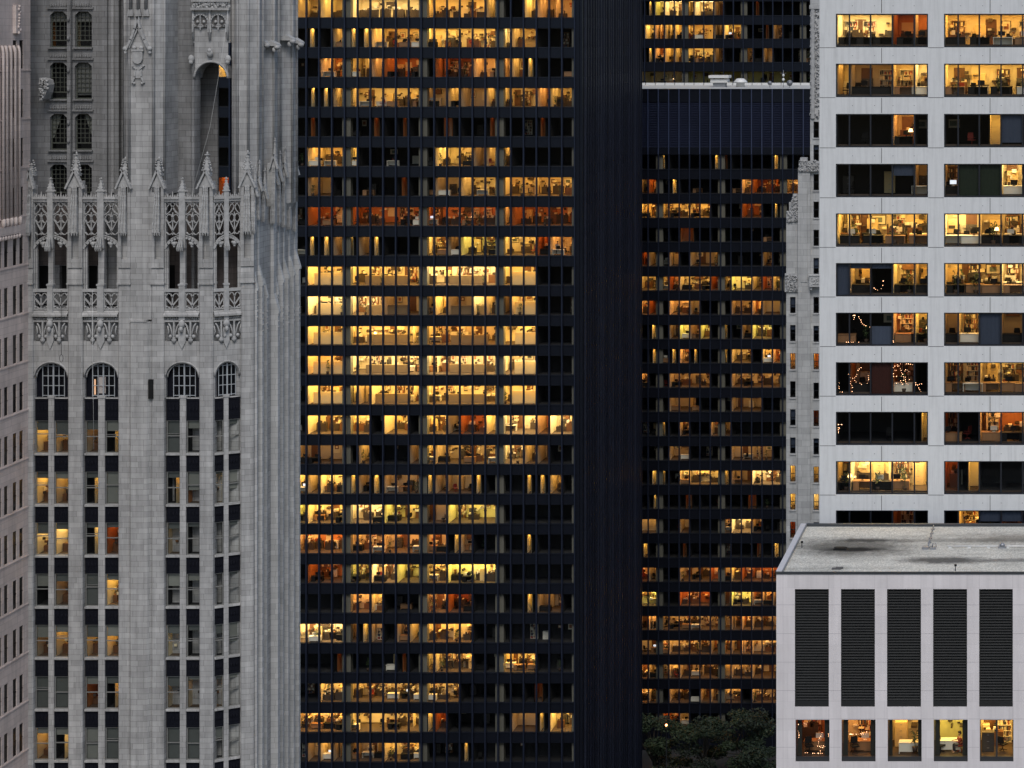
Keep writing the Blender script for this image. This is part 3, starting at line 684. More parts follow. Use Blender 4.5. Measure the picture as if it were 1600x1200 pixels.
# ------------------------------------------------------------------ low pale building with louvres (bottom right)
D5 = 136.7; M5 = Map(D5); ZR = M5.z(895)
t5 = thing('louvred_building', 'low pale stone block with five tall black louvres under a gravel roof', 'building', (0, 143, 0))
lx = [(1242, 1295), (1314, 1367), (1386, 1439), (1458, 1511), (1530, 1582.5), (1602, 1655)]
holes = [(M5.x(a), M5.x(b), M5.z(1104.5), M5.z(920.5)) for a, b in lx] + [(M5.x(a + 1), M5.x(b + 1), M5.z(1190.5), M5.z(1124.5)) for a, b in lx] + [(M5.x(a + 1), M5.x(b + 1), M5.z(1279), M5.z(1214)) for a, b in lx]
m = MB(); XL = M5.x(1213); m.holed(XL, M5.x(1720), 0, ZR, holes, D5, .45)
m.quad((XL, D5, 0), (XL, D5, ZR), (XL, 150, ZR), (XL, 150, 0))
for yy in (945, 990, 1034.5, 1079, 1123.3, 1167.5):
    prev = 1213
    for (a, b) in lx:
        hole = 920 < yy < 1104 or 1124.5 < yy < 1190
        z = M5.z(yy); m.box(M5.x(prev), M5.x(a if hole else b), D5 - .005, D5 - .001, z - .008, z + .008, 1); prev = b if hole else b
for (a, b) in lx:
    for px in (a, b): m.box(M5.x(px) - .006, M5.x(px) + .006, D5 - .005, D5 - .001, M5.z(920), ZR, 1); m.box(M5.x(px) - .006, M5.x(px) + .006, D5 - .005, D5 - .001, M5.z(1124), M5.z(1105), 1)
m.box(M5.x(1223.5) - .006, M5.x(1223.5) + .006, D5 - .005, D5 - .001, 60, ZR, 1)
m.build('wall', [MARBLE, pbr('fine stone joint', (.36, .34, .35), .9)], t5, False)
for (a, b) in lx:
    m = MB(); xa, xb, z0, z1 = M5.x(a), M5.x(b), M5.z(1104.5), M5.z(920.5)
    e = .07; m.box(xa, xa + e, D5 + .06, D5 + .3, z0, z1); m.box(xb - e, xb, D5 + .06, D5 + .3, z0, z1); m.box(xa + e, xb - e, D5 + .06, D5 + .3, z1 - e, z1); m.box(xa + e, xb - e, D5 + .06, D5 + .3, z0, z0 + .4)
    n = 40
    for i in range(n):
        z = z0 + .42 + (z1 - z0 - .5) * i / n; h = (z1 - z0 - .5) / n
        m.add([(xa + e, D5 + .08, z), (xb - e, D5 + .08, z), (xb - e, D5 + .08, z + .035), (xa + e, D5 + .08, z + .035), (xa + e, D5 + .28, z + h * 1.05), (xb - e, D5 + .28, z + h * 1.05)], [(0, 1, 2, 3), (3, 2, 5, 4)])
    m.quad((xa, D5 + .31, z0), (xb, D5 + .31, z0), (xb, D5 + .31, z1), (xa, D5 + .31, z1))
    m.build('louvre', LOUV, t5)
SILL = pbr('dark grey sill panel', (.035, .036, .038), .5, .2); CURT = pbr('dark grey side curtain', (.04, .042, .036), .9, 0, .3, 6)
for wi, (a, b) in enumerate(lx[:5]):
    xa, xb, z0, z1 = M5.x(a + 1), M5.x(b + 1), M5.z(1190.5), M5.z(1124.5); e = .05
    fr = MB(); fr.box(xa, xb, D5 + .1, D5 + .28, z1 - e, z1); fr.box(xa, xb, D5 + .1, D5 + .28, z0, z0 + .32); fr.box(xa, xa + e, D5 + .1, D5 + .28, z0 + .32, z1 - e); fr.box(xb - e, xb, D5 + .1, D5 + .28, z0 + .32, z1 - e)
    if wi == 4: fr.box((xa + xb) / 2 - .06, (xa + xb) / 2 + .06, D5 + .1, D5 + .28, z0 + .32, z1 - e)
    wd = fr.build('window', SILL, t5)
    g = MB(); g.quad((xa + e, D5 + .2, z0 + .3), (xb - e, D5 + .2, z0 + .3), (xb - e, D5 + .2, z1 - e), (xa + e, D5 + .2, z1 - e)); g.build('pane', GLASS_W, wd)
    if wi < 4:
        for s0, s1 in ((xa + .06, xa + .40 - .1 * (wi == 2)), (xb - .36 + .1 * (wi == 2), xb - .06)):
            g = MB(); n = 8
            for i in range(n):
                p, q = s0 + (s1 - s0) * i / n, s0 + (s1 - s0) * (i + 1) / n; d0, d1 = .34 + .04 * (i % 2), .34 + .04 * ((i + 1) % 2)
                g.quad((p, D5 + d0, z0 + .3), (q, D5 + d1, z0 + .3), (q, D5 + d1, z1 - .05), (p, D5 + d0, z1 - .05))
            g.build('curtain', CURT, wd, False)
    rm = MB(); r = random.Random(70 + wi); code = ('r', 'o', 'w', 'g', 'y')[wi]
    room(rm, xa - .3, xb + .3, z0 + .2, z1, D5 + .46, 3.2, code, r, 2, wi not in (3,))
    rm.build('room', RM, t5, False)
    wn = ('leftmost', 'second', 'third', 'fourth', 'fifth')[wi]; P = lambda: f'inside the {wn} window below the black louvres'
    zf = z0 + .2
    if wi == 3: pass
    elif wi == 2:
        put('filing_cabinet', 2, xa + .7, D5 + 2.6, zf, 0, 'louvred building', P()); put('office_desk', 1, xa + 1.4, D5 + 1.3, zf, 0, 'louvred building', P()); put('potted_plant', 0, xb - .5, D5 + .8, zf + .2, 0, 'louvred building', P())
    elif wi == 4:
        put('bookcase', 1, xb - .7, D5 + 3.3, zf, 0, 'louvred building', P()); put('office_chair', 0, xb - .75, D5 + 1.3, zf + .1, 2.6, 'louvred building', P()); put('filing_cabinet', 0, xa + .5, D5 + 1.6, zf, 0, 'louvred building', P()); put('framed_picture', 1, xb - .7, D5 + 3.5, zf + 2.2, 0, 'louvred building', P())
    else:
        put('office_desk', 0, (xa + xb) / 2, D5 + 1.6, zf, 0, 'louvred building', P()); put('office_chair', 0, xa + .8, D5 + .95, zf + .1, .4, 'louvred building', P()); put('computer_monitor', 1, (xa + xb) / 2 + .3, D5 + 1.6, zf + .74, 0, 'louvred building', P()); put('bookcase', 0, xa + .9 + .4 * wi, D5 + 3.4, zf, 0, 'louvred building', P()); put('office_chair', 1, xb - .55, D5 + 2.3, zf, 2, 'louvred building', P())
fairy(M5, D5 + .33, 1246, 1294, 1128, 1180, 60, 7, 'warm fairy lights inside the leftmost window below the louvres')
fairy(M5, D5 + .33, 1317, 1366, 1127, 1150, 26, 8, 'thin fairy lights along the top of the second window below the louvres')
# roof
def gravel():
    m, n, b = newmat('stained gravel roof'); g = n.nodes.new('ShaderNodeNewGeometry'); pos = g.outputs['Position']
    f = ramp(n, noise(n, pos, 9, 6, .9), ((.40, .38), (.58, 1.0)))
    k = mixc(n, 1.0, (.74, .73, .66), f, 'MULTIPLY')
    mp = n.nodes.new('ShaderNodeMapping'); mp.inputs['Scale'].default_value = (.16, .75, 1); n.links.new(pos, mp.inputs['Vector'])
    bl = ramp(n, noise(n, mp.outputs[0], 1.0, 6, .7), ((.50, 0.0), (.75, .55)))
    k = mixc(n, bl, k, (.09, .09, .08))
    def stain(px, py, rx, ry, s, colr):
        nonlocal k
        Y = (CAM_Z - ZR) * FPX / (py - PPY); X = (px - PPX) * Y / FPX
        v = n.nodes.new('ShaderNodeMapping'); v.inputs['Location'].default_value = (-X / rx, -Y / ry, 0); v.inputs['Scale'].default_value = (1 / rx, 1 / ry, 0)
        n.links.new(pos, v.inputs['Vector']); L = n.nodes.new('ShaderNodeVectorMath'); L.operation = 'LENGTH'; n.links.new(v.outputs[0], L.inputs[0])
        a = n.nodes.new('ShaderNodeMath'); a.operation = 'MULTIPLY_ADD'; a.inputs[1].default_value = 1.3
        n.links.new(noise(n, pos, 1.3, 5, .7), a.inputs[0]); n.links.new(L.outputs['Value'], a.inputs[2])
        h = n.nodes.new('ShaderNodeMath'); h.operation = 'MULTIPLY'; h.inputs[1].default_value = .5; n.links.new(a.outputs[0], h.inputs[0])
        k = mixc(n, ramp(n, h.outputs[0], ((.60, s), (1.0, 0.0))), k, colr)
    stain(1330, 854, 4.4, 2.6, .8, (.07, .068, .06)); stain(1335, 857, 2.1, .6, .97, (.012, .012, .012)); stain(1600, 840, 4.2, 1.3, .6, (.13, .11, .085)); stain(1475, 874, 3.0, .9, .85, (.04, .04, .04)); stain(1500, 843, 6.5, .6, .55, (.1, .1, .09)); stain(1590, 874, 2.5, .5, .6, (.06, .06, .06)); stain(1352, 843, 2.0, .45, .8, (.03, .03, .03))
    n.links.new(k, b.inputs['Base Color']); b.inputs['Roughness'].default_value = .95; b.inputs['Specular IOR Level'].default_value = .2
    return m
m = MB(); m.quad((XL, D5, ZR - .06), (M5.x(1720), D5, ZR - .06), (M5.x(1720), 150, ZR - .06), (XL, 150, ZR - .06)); m.build('roof', gravel(), t5)
m = MB(); m.box(XL - .02, M5.x(1720), D5 - .05, D5 + .06, ZR - .09, ZR + .07, 1); m.box(XL - .03, XL + .42, D5 + .06, 150, ZR - .05, ZR + .10, 0); m.box(XL + .38, XL + .44, D5 + .06, 150, ZR - .05, ZR + .14, 2); m.box(XL + .44, M5.x(1720), 149.7, 150, ZR - .05, ZR + .12, 1); m.build('parapet', [PARAPET, COPING, METALG], t5)
def onroof(px, py):
    Y = (CAM_Z - ZR + .06) * FPX / (py - PPY); return (px - PPX) * Y / FPX, Y, ZR - .06
x, y, z = onroof(1313, 858); m = MB(); m.box(x - .45, x + .45, y - .35, y + .35, z, z + .08); m.box(x - .35, x + .35, y - .25, y + .25, z + .08, z + .12)
tag(m.build('roof_drain', BLACK), 'black rectangular roof drain in the dark stain on the gravel roof', 'drain')
x, y, z = onroof(1450, 858); m = MB(); m.tube([(x, y, z + .12), (x, 149.6, z + .12)], .045, 6); 
for k in range(5): m.box(x - .12, x + .12, y + .3 + k * 1.3, y + .5 + k * 1.3, z, z + .075)
tag(m.build('conduit', METALG), 'grey conduit running from the back parapet to the roof middle', 'conduit')
x, y, z = onroof(1480, 856); m = MB(); x2 = (1700 - PPX) * y / FPX; m.tube([(x, y, z + .12), (x2, y, z + .12)], .04, 6)
for k in range(7): m.box(x + .1 + k * 1.35, x + .3 + k * 1.35, y - .12, y + .12, z, z + .08)
tag(m.build('conduit', METALW), 'pale pipe on small blocks crossing the gravel roof sideways', 'conduit')
x, y, z = onroof(1452, 858); m = MB(); m.box(x - .5, x - .05, y - .15, y + .15, z, z + .16); m.box(x + .05, x + .45, y - .15, y + .15, z, z + .16); m.tube([(x + .2, y, z + .16), (x + .25, y, z + .4), (x + .45, y, z + .42), (x + .5, y, z + .16)], .03)
tag(m.build('junction_box', METALG), 'grey junction boxes where the conduit ends mid roof', 'junction box')
x, y, z = onroof(1566, 856); m = MB(); m.box(x - .3, x + .3, y - .2, y + .2, z, z + .14); m.lathe(x, y, [(.18, z + .14), (.2, z + .22), (.12, z + .34), (.02, z + .36)], 10)
tag(m.build('roof_vent', METALG), 'small domed grey vent beside the pale pipe', 'roof vent')
for px, py, h, l in ((1493, 892, .32, 'black knobbed post near the front edge of the gravel roof'), (1253, 856, .35, 'thin dark post near the left parapet of the gravel roof'), (1507, 814, .4, 'short grey post at the back parapet of the gravel roof')):
    if py > 820: x, y, z = onroof(px, py)
    else: x, y, z = (px - PPX) * 149.8 / FPX, 149.85, ZR + .12
    m = MB(); m.cyl(x, y, z, z + h, .025); m.box(x - .08, x + .08, y - .06, y + .06, z + h, z + h + .12); tag(m.build('roof_post', BLACK), l, 'post')
x, y, z = onroof(1308, 889); m = MB(); m.box(x - .35, x + .3, y - .2, y + .2, z, z + .05); m.box(x - .1, x + .4, y - .1, y + .25, z + .05, z + .09); tag(m.build('loose_slab', JOINT), 'loose dark slabs lying near the front of the gravel roof', 'slab')
m = MB(); m.box(XL + .05, M5.x(1720), D5 + 4.2, 149.9, 0, ZR - .1); m.build('core', DARKW, t5)

# ------------------------------------------------------------------ slim terracotta building between towers
D6 = 250.0; M6 = Map(D6)
t6 = thing('terracotta_building', 'slim pale stepped stone building with small sash windows and carved bands', 'building', (-30, 260, 0))
tiers = [(1228.5, 1247.5, 330, D6 + .5, ()), (1247.5, 1268, 262, D6 + .25, ()), (1266, 1310, -60, D6, ())]
wa = [464 + 43.9 * i for i in range(17)]; wb = [190, 226.5, 272, 315, 359, 403, 464, 509, 552, 598, 641, 685, 729, 772, 816]
LITA = {2: 'o', 6: 'y', 7: 'y', 8: 'R'}; LITB = {8: 'o', 12: 'w', 13: 'Y', 10: 'q'}
ha = [(M6.x(1234.5), M6.x(1243.0), M6.z(t + 25.5), M6.z(t)) for t in wa]; hb = [(M6.x(1271), M6.x(1279.5), M6.z(t + 25.5), M6.z(t)) for t in wb]
m = MB()
m.holed(M6.x(1228.5), M6.x(1247.5), 0, M6.z(335), ha, D6, .45); m.holed(M6.x(1266), M6.x(1320), 0, M6.z(-40), hb, D6 - .01, .45)
m.box(M6.x(1247.5), M6.x(1266), D6 - .35, D6 + .6, 0, M6.z(262)); m.box(M6.x(1228.5), M6.x(1247.5) - .01, D6 + 2.8, D6 + 12, 0, M6.z(335) + .01); m.box(M6.x(1247.5) + .01, M6.x(1266), D6 + .61, D6 + 12, 0, M6.z(262) - .01); m.box(M6.x(1266) + .01, M6.x(1320), D6 + 2.8, D6 + 14, 0, M6.z(-40) - .02); m.quad((M6.x(1266), D6, 0), (M6.x(1266), D6, M6.z(-40)), (M6.x(1266), D6 + 14, M6.z(-40)), (M6.x(1266), D6 + 14, 0))
m.box(M6.x(1251.5), M6.x(1262), D6 - .42, D6 - .35, M6.z(440), M6.z(285)); m.build('wall', TERRA, t6)
rngc = random.Random(77)
def carved(mb, x0, x1, y, z0, z1, n, r=.12):
    for i in range(n): mb.ball(rngc.uniform(x0, x1), y, rngc.uniform(z0, z1), rngc.uniform(.5, 1) * r, r * .8, rngc.uniform(.5, 1.2) * r, 6)
m = MB(); m.box(M6.x(1249), M6.x(1281), D6 - .5, D6 - .36, M6.z(268), M6.z(251)); carved(m, M6.x(1249.5), M6.x(1280), D6 - .5, M6.z(267), M6.z(251), 90, .16); m.box(M6.x(1251), M6.x(1262), D6 - .45, D6 + .3, M6.z(251), M6.z(246)); m.build('carved_band', CARVED, t6)
m = MB(); m.box(M6.x(1229), M6.x(1247), D6 - .15, D6 + .5, M6.z(346), M6.z(330)); m.box(M6.x(1233), M6.x(1247), D6 - .1, D6 + .5, M6.z(330), M6.z(316)); m.box(M6.x(1239), M6.x(1247), D6 - .1, D6 + .5, M6.z(316), M6.z(303)); carved(m, M6.x(1230), M6.x(1247), D6 - .15, M6.z(346), M6.z(330), 50, .16); carved(m, M6.x(1237), M6.x(1247), D6 - .12, M6.z(330), M6.z(304), 40, .16); m.build('carved_band', CARVED, t6)
m = MB(); m.box(M6.x(1226.5), M6.x(1247), D6 - .2, D6 - .02, M6.z(456), M6.z(427)); carved(m, M6.x(1228), M6.x(1246), D6 - .2, M6.z(454), M6.z(430), 90, .17); m.build('carved_band', CARVED, t6)
m = MB(); m.box(M6.x(1266), M6.x(1283), D6 - .9, D6 - .02, M6.z(447), M6.z(430)); m.box(M6.x(1265), M6.x(1283), D6 - 1.0, D6 - .02, M6.z(430), M6.z(428)); m.prism([(M6.x(1267), M6.z(452)), (M6.x(1270), M6.z(452)), (M6.x(1270), M6.z(447)), (M6.x(1267), M6.z(447))], D6 - .7, D6 - .02); carved(m, M6.x(1269), M6.x(1281), D6 - .9, M6.z(444), M6.z(433), 16, .13); m.build('balcony', TERRA, t6)
m = MB(); carved(m, M6.x(1266.5), M6.x(1281), D6 - .05, M6.z(185), M6.z(8), 260, .2); m.box(M6.x(1265), M6.x(1282), D6 - .3, D6 - .011, M6.z(14), M6.z(8)); m.box(M6.x(1268), M6.x(1273), D6 - .25, D6 - .012, M6.z(185), M6.z(14)); m.build('carved_band', CARVED, t6)
for hs, L in ((ha, LITA), (hb, LITB)):
    for i, (a, b, c, d) in enumerate(hs):
        fr = MB(); yy = D6 + .25; e = .07
        fr.box(a, a + e, yy - .05, yy + .05, c, d); fr.box(b - e, b, yy - .05, yy + .05, c, d); fr.box(a + e, b - e, yy - .05, yy + .05, d - e, d); fr.box(a + e, b - e, yy - .05, yy + .05, c, c + e); fr.box(a + e, b - e, yy - .04, yy + .04, (c + d) / 2 - .04, (c + d) / 2 + .04); fr.box(a - .06, b + .06, D6 - .12, D6 - .011, c - .14, c, 1)
        wd = fr.build('window', [FRAME, TERRA], t6); g = MB(); g.quad((a + .03, yy + .02, c), (b - .03, yy + .02, c), (b - .03, yy + .02, d), (a + .03, yy + .02, d)); g.build('pane', GLASS_T, wd)
        rm = MB(); room(rm, a - .1, b + .1, c, d, yy + .1, 2.2, L.get(i, '.'), rngc, 1, False); rm.build('room', RM, wd, False)
        if rngc.random() < .5 and i not in L:
            h = c + (d - c) * rngc.choice((.5, .35, .7)); g = MB(); g.quad((a + .05, yy + .08, h), (b - .05, yy + .08, h), (b - .05, yy + .08, d), (a + .05, yy + .08, d)); g.build('blind', BLUEBL, wd)


# ------------------------------------------------------------------ grey gothic stone tower (left)
DG = 156.0; G = Map(DG); S = G.s; Z = G.z
tg = thing('gothic_tower', 'grey gothic stone tower with pointed tracery screens, canopied piers and buttresses', 'stone tower', (-70, 165, 0))
def arcp(cx, cz, rx, rz, a0, a1, n=8): return [(cx + rx * math.cos(R(a0 + (a1 - a0) * i / n)), cz + rz * math.sin(R(a0 + (a1 - a0) * i / n))) for i in range(n + 1)]
def frame_tf(ox, oy, ang):
    c, s_ = math.cos(R(ang)), math.sin(R(ang))
    return lambda u, v, z: (ox + u * c - v * s_, oy + u * s_ + v * c, z)
def spire(mb, u, v, z0, z1, r, crock=4, m=0):
    mb.column([(u - r, v - r), (u + r, v - r), (u + r, v + r), (u - r, v + r)], z0, z0 + (z1 - z0) * .86, m, .16)
    for j in range(crock):
        t = (j + .5) / crock * .8; rr = r * (1 - t * .95)
        for a, b in ((-1, -1), (1, -1), (1, 1), (-1, 1)): mb.ball(u + a * rr, v + b * rr, z0 + (z1 - z0) * t, r * .28, n=6, m=m)
    zt = z0 + (z1 - z0) * .88; mb.box(u - r * .6, u + r * .6, v - r * .6, v + r * .6, zt - .03, zt + .03, m); mb.ball(u, v, zt + (z1 - z0) * .06, r * .33, rz=(z1 - z0) * .07, n=6, m=m)
def canopy(mb, u0, u1, v, zt, zb, seed):
    # hanging openwork canopy: stacked little gabled tiers that end in drops
    r = random.Random(seed); cu = (u0 + u1) / 2; hw = (u1 - u0) / 2; n = 5
    for i in range(n):
        a, b = zt + (zb - zt) * i / n, zt + (zb - zt) * (i + 1) / n; k = .45 + .55 * (i + 1) / n; d = .12 + .06 * i
        mb.box(cu - hw * k * .8, cu + hw * k * .8, v - d, v + .05, b, a)
        for q in (-1, 0, 1):
            uu = cu + q * hw * k * .72; mb.box(uu - .045, uu + .045, v - d - .07, v - d, b - .05, a - .1); mb.column([(uu - .06, v - d - .08), (uu + .06, v - d - .08), (uu + .06, v - d + .04), (uu - .06, v - d + .04)], a - .1, a + .16, 0, .1)
            mb.ball(uu, v - d - .05, (a + b) / 2, .055, n=6)
    for q in (-1, -.33, .33, 1):
        uu = cu + q * hw * .85; mb.column([(uu - .07, v - .42), (uu + .07, v - .42), (uu + .07, v - .28), (uu - .07, v - .28)], zb, zb - .28, 0, .25)
def gable(mb, u0, u1, v0, v1, zb, zt):
    cu = (u0 + u1) / 2; w_ = .13
    mb.prism([(u0, zb), (u1, zb), (cu, zt - .35)], v0 + .08, v1)
    mb.strip([(u0 - .12, zb - .1), (cu, zt)], w_, v0 - .08, v1); mb.strip([(u1 + .12, zb - .1), (cu, zt)], w_, v0 - .08, v1)
    for t in (.15, .35, .55, .75):
        for sg in (-1, 1): mb.ball(cu + sg * (u1 - u0 + .24) / 2 * (1 - t), v0, zb - .1 + (zt - zb) * t + .12, .085, n=6)
def pier(u0, u1, tf, name, fin_top, seed, narrow=.0):
    """tall pier; below z(445) full width, above it a niche, hanging canopy, gable and finial"""
    m = MB(tf); w_ = u1 - u0; e = .09
    m.column([(u0, .6), (u0, -.10), (u0 + e, -.18), (u1 - e, -.18), (u1, -.10), (u1, .6)], 0, Z(444), 0)
    m.prism([(u0 - .06, Z(444)), (u1 + .06, Z(444)), (u1 + .06, Z(441.5)), (u0 - .06, Z(441.5))], -.30, .6)
    m.column([(u0, .6), (u0, -.2), (u1, -.2), (u1, .6)], Z(441.5), Z(430), 0)
    m.add([(u0, -.2, Z(430)), (u1, -.2, Z(430)), (u1, -.1, Z(418)), (u0, -.1, Z(418)), (u0, .6, Z(430)), (u1, .6, Z(430)), (u1, .6, Z(418)), (u0, .6, Z(418))], [(0, 1, 2, 3), (0, 3, 7, 4), (1, 5, 6, 2), (3, 2, 6, 7)])
    sd = w_ * .24
    m.box(u0, u0 + sd, -.18, .6, Z(418), Z(290)); m.box(u1 - sd, u1, -.18, .6, Z(418), Z(290)); m.box(u0 + sd, u1 - sd, .15, .6, Z(418), Z(290))
    m.box(u0 + sd, u1 - sd, -.14, .15, Z(418), Z(405)); m.box(u0 - .03, u1 + .03, -.22, -.181, Z(418), Z(416.5))
    m.build('pier', STONE, tg)
    m = MB(tf); canopy(m, u0 + sd * .75, u1 - sd * .75, -.12, Z(291), Z(362), seed)
    gable(m, u0, u1, -.3, -.05, Z(292), Z(266)); cu = (u0 + u1) / 2
    spire(m, cu, .1, Z(275), Z(fin_top), .26, 5); m.box(u0 + .05, u1 - .05, -.05, .45, Z(292), Z(283)); [m.ball(cu + q * (.36 - .05 * j), .02, Z(266) + .16 * j + .1 * (j > 1), .085, .1, .07, 6) for j in range(5) for q in (-1, 1)]
    m.build('canopy', CARVED, tg)
LITG = {'y': 'y', 'Y': 'Y', 'w': 'w', 'o': 'o', 'O': 'o', 'd': 'd', 'p': 'p', 'q': 'q', 'r': 'r', '.': '.'}
GW = [  # rows below the arches: blind drop and room code for the eight windows
 [(.38, 'y'), (.38, 'w'), (.38, 'd'), (.38, 'p'), (1, '.'), (.32, '.'), (0, '.'), (.25, '.')],
 [(.25, 'y'), (.25, 'w'), (.25, 'p'), (1, 'd'), (.3, 'p'), (.5, 'q'), (.12, 'y'), (.5, 'w')],
 [(.25, 'Y'), (.25, 'y'), (.25, 'p'), (.25, 'r'), (.3, 'w'), (.15, '.'), (0, '.'), (.15, '.')],
 [(.5, '.'), (.3, 'd'), (1, '.'), (.3, 'y'), (.3, '.'), (.3, '.'), (0, '.'), (.2, '.')],
 [(.3, 'd'), (.3, 'w'), (.3, 'w'), (.3, 'y'), (.22, 'y'), (.2, '.'), (.3, '.'), (.5, '.')],
 [(1, '.'), (1, '.'), (.2, 'q'), (.2, 'p'), (.25, 'o'), (.2, 'o'), (.2, 'o'), (.1, 'o')],
 [(.25, 'w'), (.2, 'p'), (1, '.'), (1, '.'), (1, '.'), (1, '.'), (.3, '.'), (0, '.')], [(.3, '.')] * 8, [(.3, '.')] * 8]
GT = [657.5, 737.5, 817, 897, 977, 1057.5, 1137.5, 1217, 1297]
rg = random.Random(9)
def sash(u0, u1, z0, z1, tf, blind, code, wide):
    fr = MB(tf); e = .06; v = .26
    fr.box(u0, u0 + e, v - .06, v + .06, z0, z1); fr.box(u1 - e, u1, v - .06, v + .06, z0, z1); fr.box(u0 + e, u1 - e, v - .06, v + .06, z1 - e, z1); fr.box(u0 + e, u1 - e, v - .06, v + .06, z0, z0 + e)
    mid = z0 + (z1 - z0) * rg.choice((.5, .5, .52, .58)); fr.box(u0 + e, u1 - e, v - .05, v + .05, mid - .035, mid + .035)
    if rg.random() < .4: fr.box(u0 + e, u1 - e, v - .03, v + .03, mid + .14, mid + .17)
    fr.box(u0 - .02, u1 + .02, .02, v + .06, z0 - .16, z0 - .001, 1)
    wd = fr.build('window', [GREYFR, STONE], tg); BL = rg.choice((BLIND, BLIND2, BLIND2)); blind = blind if blind in (0, 1) else blind + rg.uniform(-.1, .12)
    g = MB(tf); g.quad((u0 + .03, v + .02, z0), (u1 - .03, v + .02, z0), (u1 - .03, v + .02, z1), (u0 + .03, v + .02, z1)); g.build('pane', GLASS_T, wd)
    if blind > 0:
        g = MB(tf); zb = z1 - (z1 - z0) * min(blind, .97); g.box(u0 + .05, u1 - .05, v + .10, v + .11, zb, z1 - .02); g.build('blind', BL, wd)
    rm = MB(tf)
    if code == 'p':
        room(rm, u0 - .05, u0 + (u1 - u0) * .55, z0, z1, v + .12, 2.0, '.', rg, 1, False); room(rm, u0 + (u1 - u0) * .55, u1 + .05, z0, z1, v + .12, 1.6, 'y', rg, 1, False)
    else: room(rm, u0 - .05, u1 + .05, z0, z1, v + .12, 2.2, code, rg, 1, False)
    if code not in '.p':
        rm.box(u0 + .1, u0 + (u1 - u0) * rg.uniform(.35, .8), 1.2, 1.6, z0, z0 + rg.uniform(.45, .8), 8); rm.box(u0 + (u1 - u0) * rg.uniform(.3, .5), u1 - .1, 2.0, 2.3, z0, z0 + rg.uniform(.8, 1.6), rg.choice((3, 8, 0)))
        for k in range(4): x = rg.uniform(u0 + .1, u1 - .3); zz = z0 + rg.uniform(.5, 1.0); rm.box(x, x + .2, 1.0 + k * .2, 1.1 + k * .2, zz, zz + .18, rg.choice((9, 0, 8)))
    rm.build('room', RM, wd, False)
def tracery(m, u0, u1, z0, z1, v0, v1):
    W_ = u1 - u0; H_ = z1 - z0; P = lambda a, b: (u0 + a * W_, z0 + b * H_); t = .07
    P_ = lambda L: [P(*q) for q in L]
    m.strip(P_([(.5, .12), (.5, .72)]), t * .9, v0, v1)
    for sg in (0, 1):
        f = (lambda a: a) if sg == 0 else (lambda a: 1 - a)
        m.strip(P_([(f(.5), .22), (f(.06), .52)]), t, v0, v1)
        m.strip(P_([(f(.04), .52)] + [(f(.27 + .21 * math.cos(R(a))), .56 + .115 * math.sin(R(a))) for a in (175, 140, 100, 60, 20, -20, -70, -120)]), t * .85, v0, v1)
        m.strip(P_([(f(.0), .66), (f(.2), .71), (f(.36), .77), (f(.5), .88)]), t, v0, v1)
        m.strip(P_([(f(.5), .84), (f(.40), .91), (f(.26), .97), (f(.05), 1.0)]), t * .8, v0, v1)
        m.strip(P_([(f(.02), .78), (f(.1), .87), (f(.25), .94), (f(.5), 1.0)]), t * .8, v0, v1)
        m.strip(P_([(f(.5), .18), (f(.34), .13), (f(.2), .13), (f(.1), .17)]), t * .8, v0, v1)
        m.ball(*[(lambda q: q)(x) for x in (P(f(.08), .17)[0], (v0 + v1) / 2, P(f(.08), .17)[1])], .08, n=6)
def archwall(m, u0, u1, zs, rise, zt, v0, v1, n=14, mt=0):
    pts = [(u0 + (u1 - u0) * (1 - math.cos(math.pi * i / n)) / 2, zs + rise * math.sin(math.pi * i / n)) for i in range(n + 1)]
    for a, b in zip(pts[:-1], pts[1:]):
        m.add([(a[0], v0, a[1]), (b[0], v0, b[1]), (b[0], v0, zt), (a[0], v0, zt), (a[0], v1, a[1]), (b[0], v1, b[1])], [(0, 1, 2, 3), (0, 4, 5, 1)], mt)
    return pts
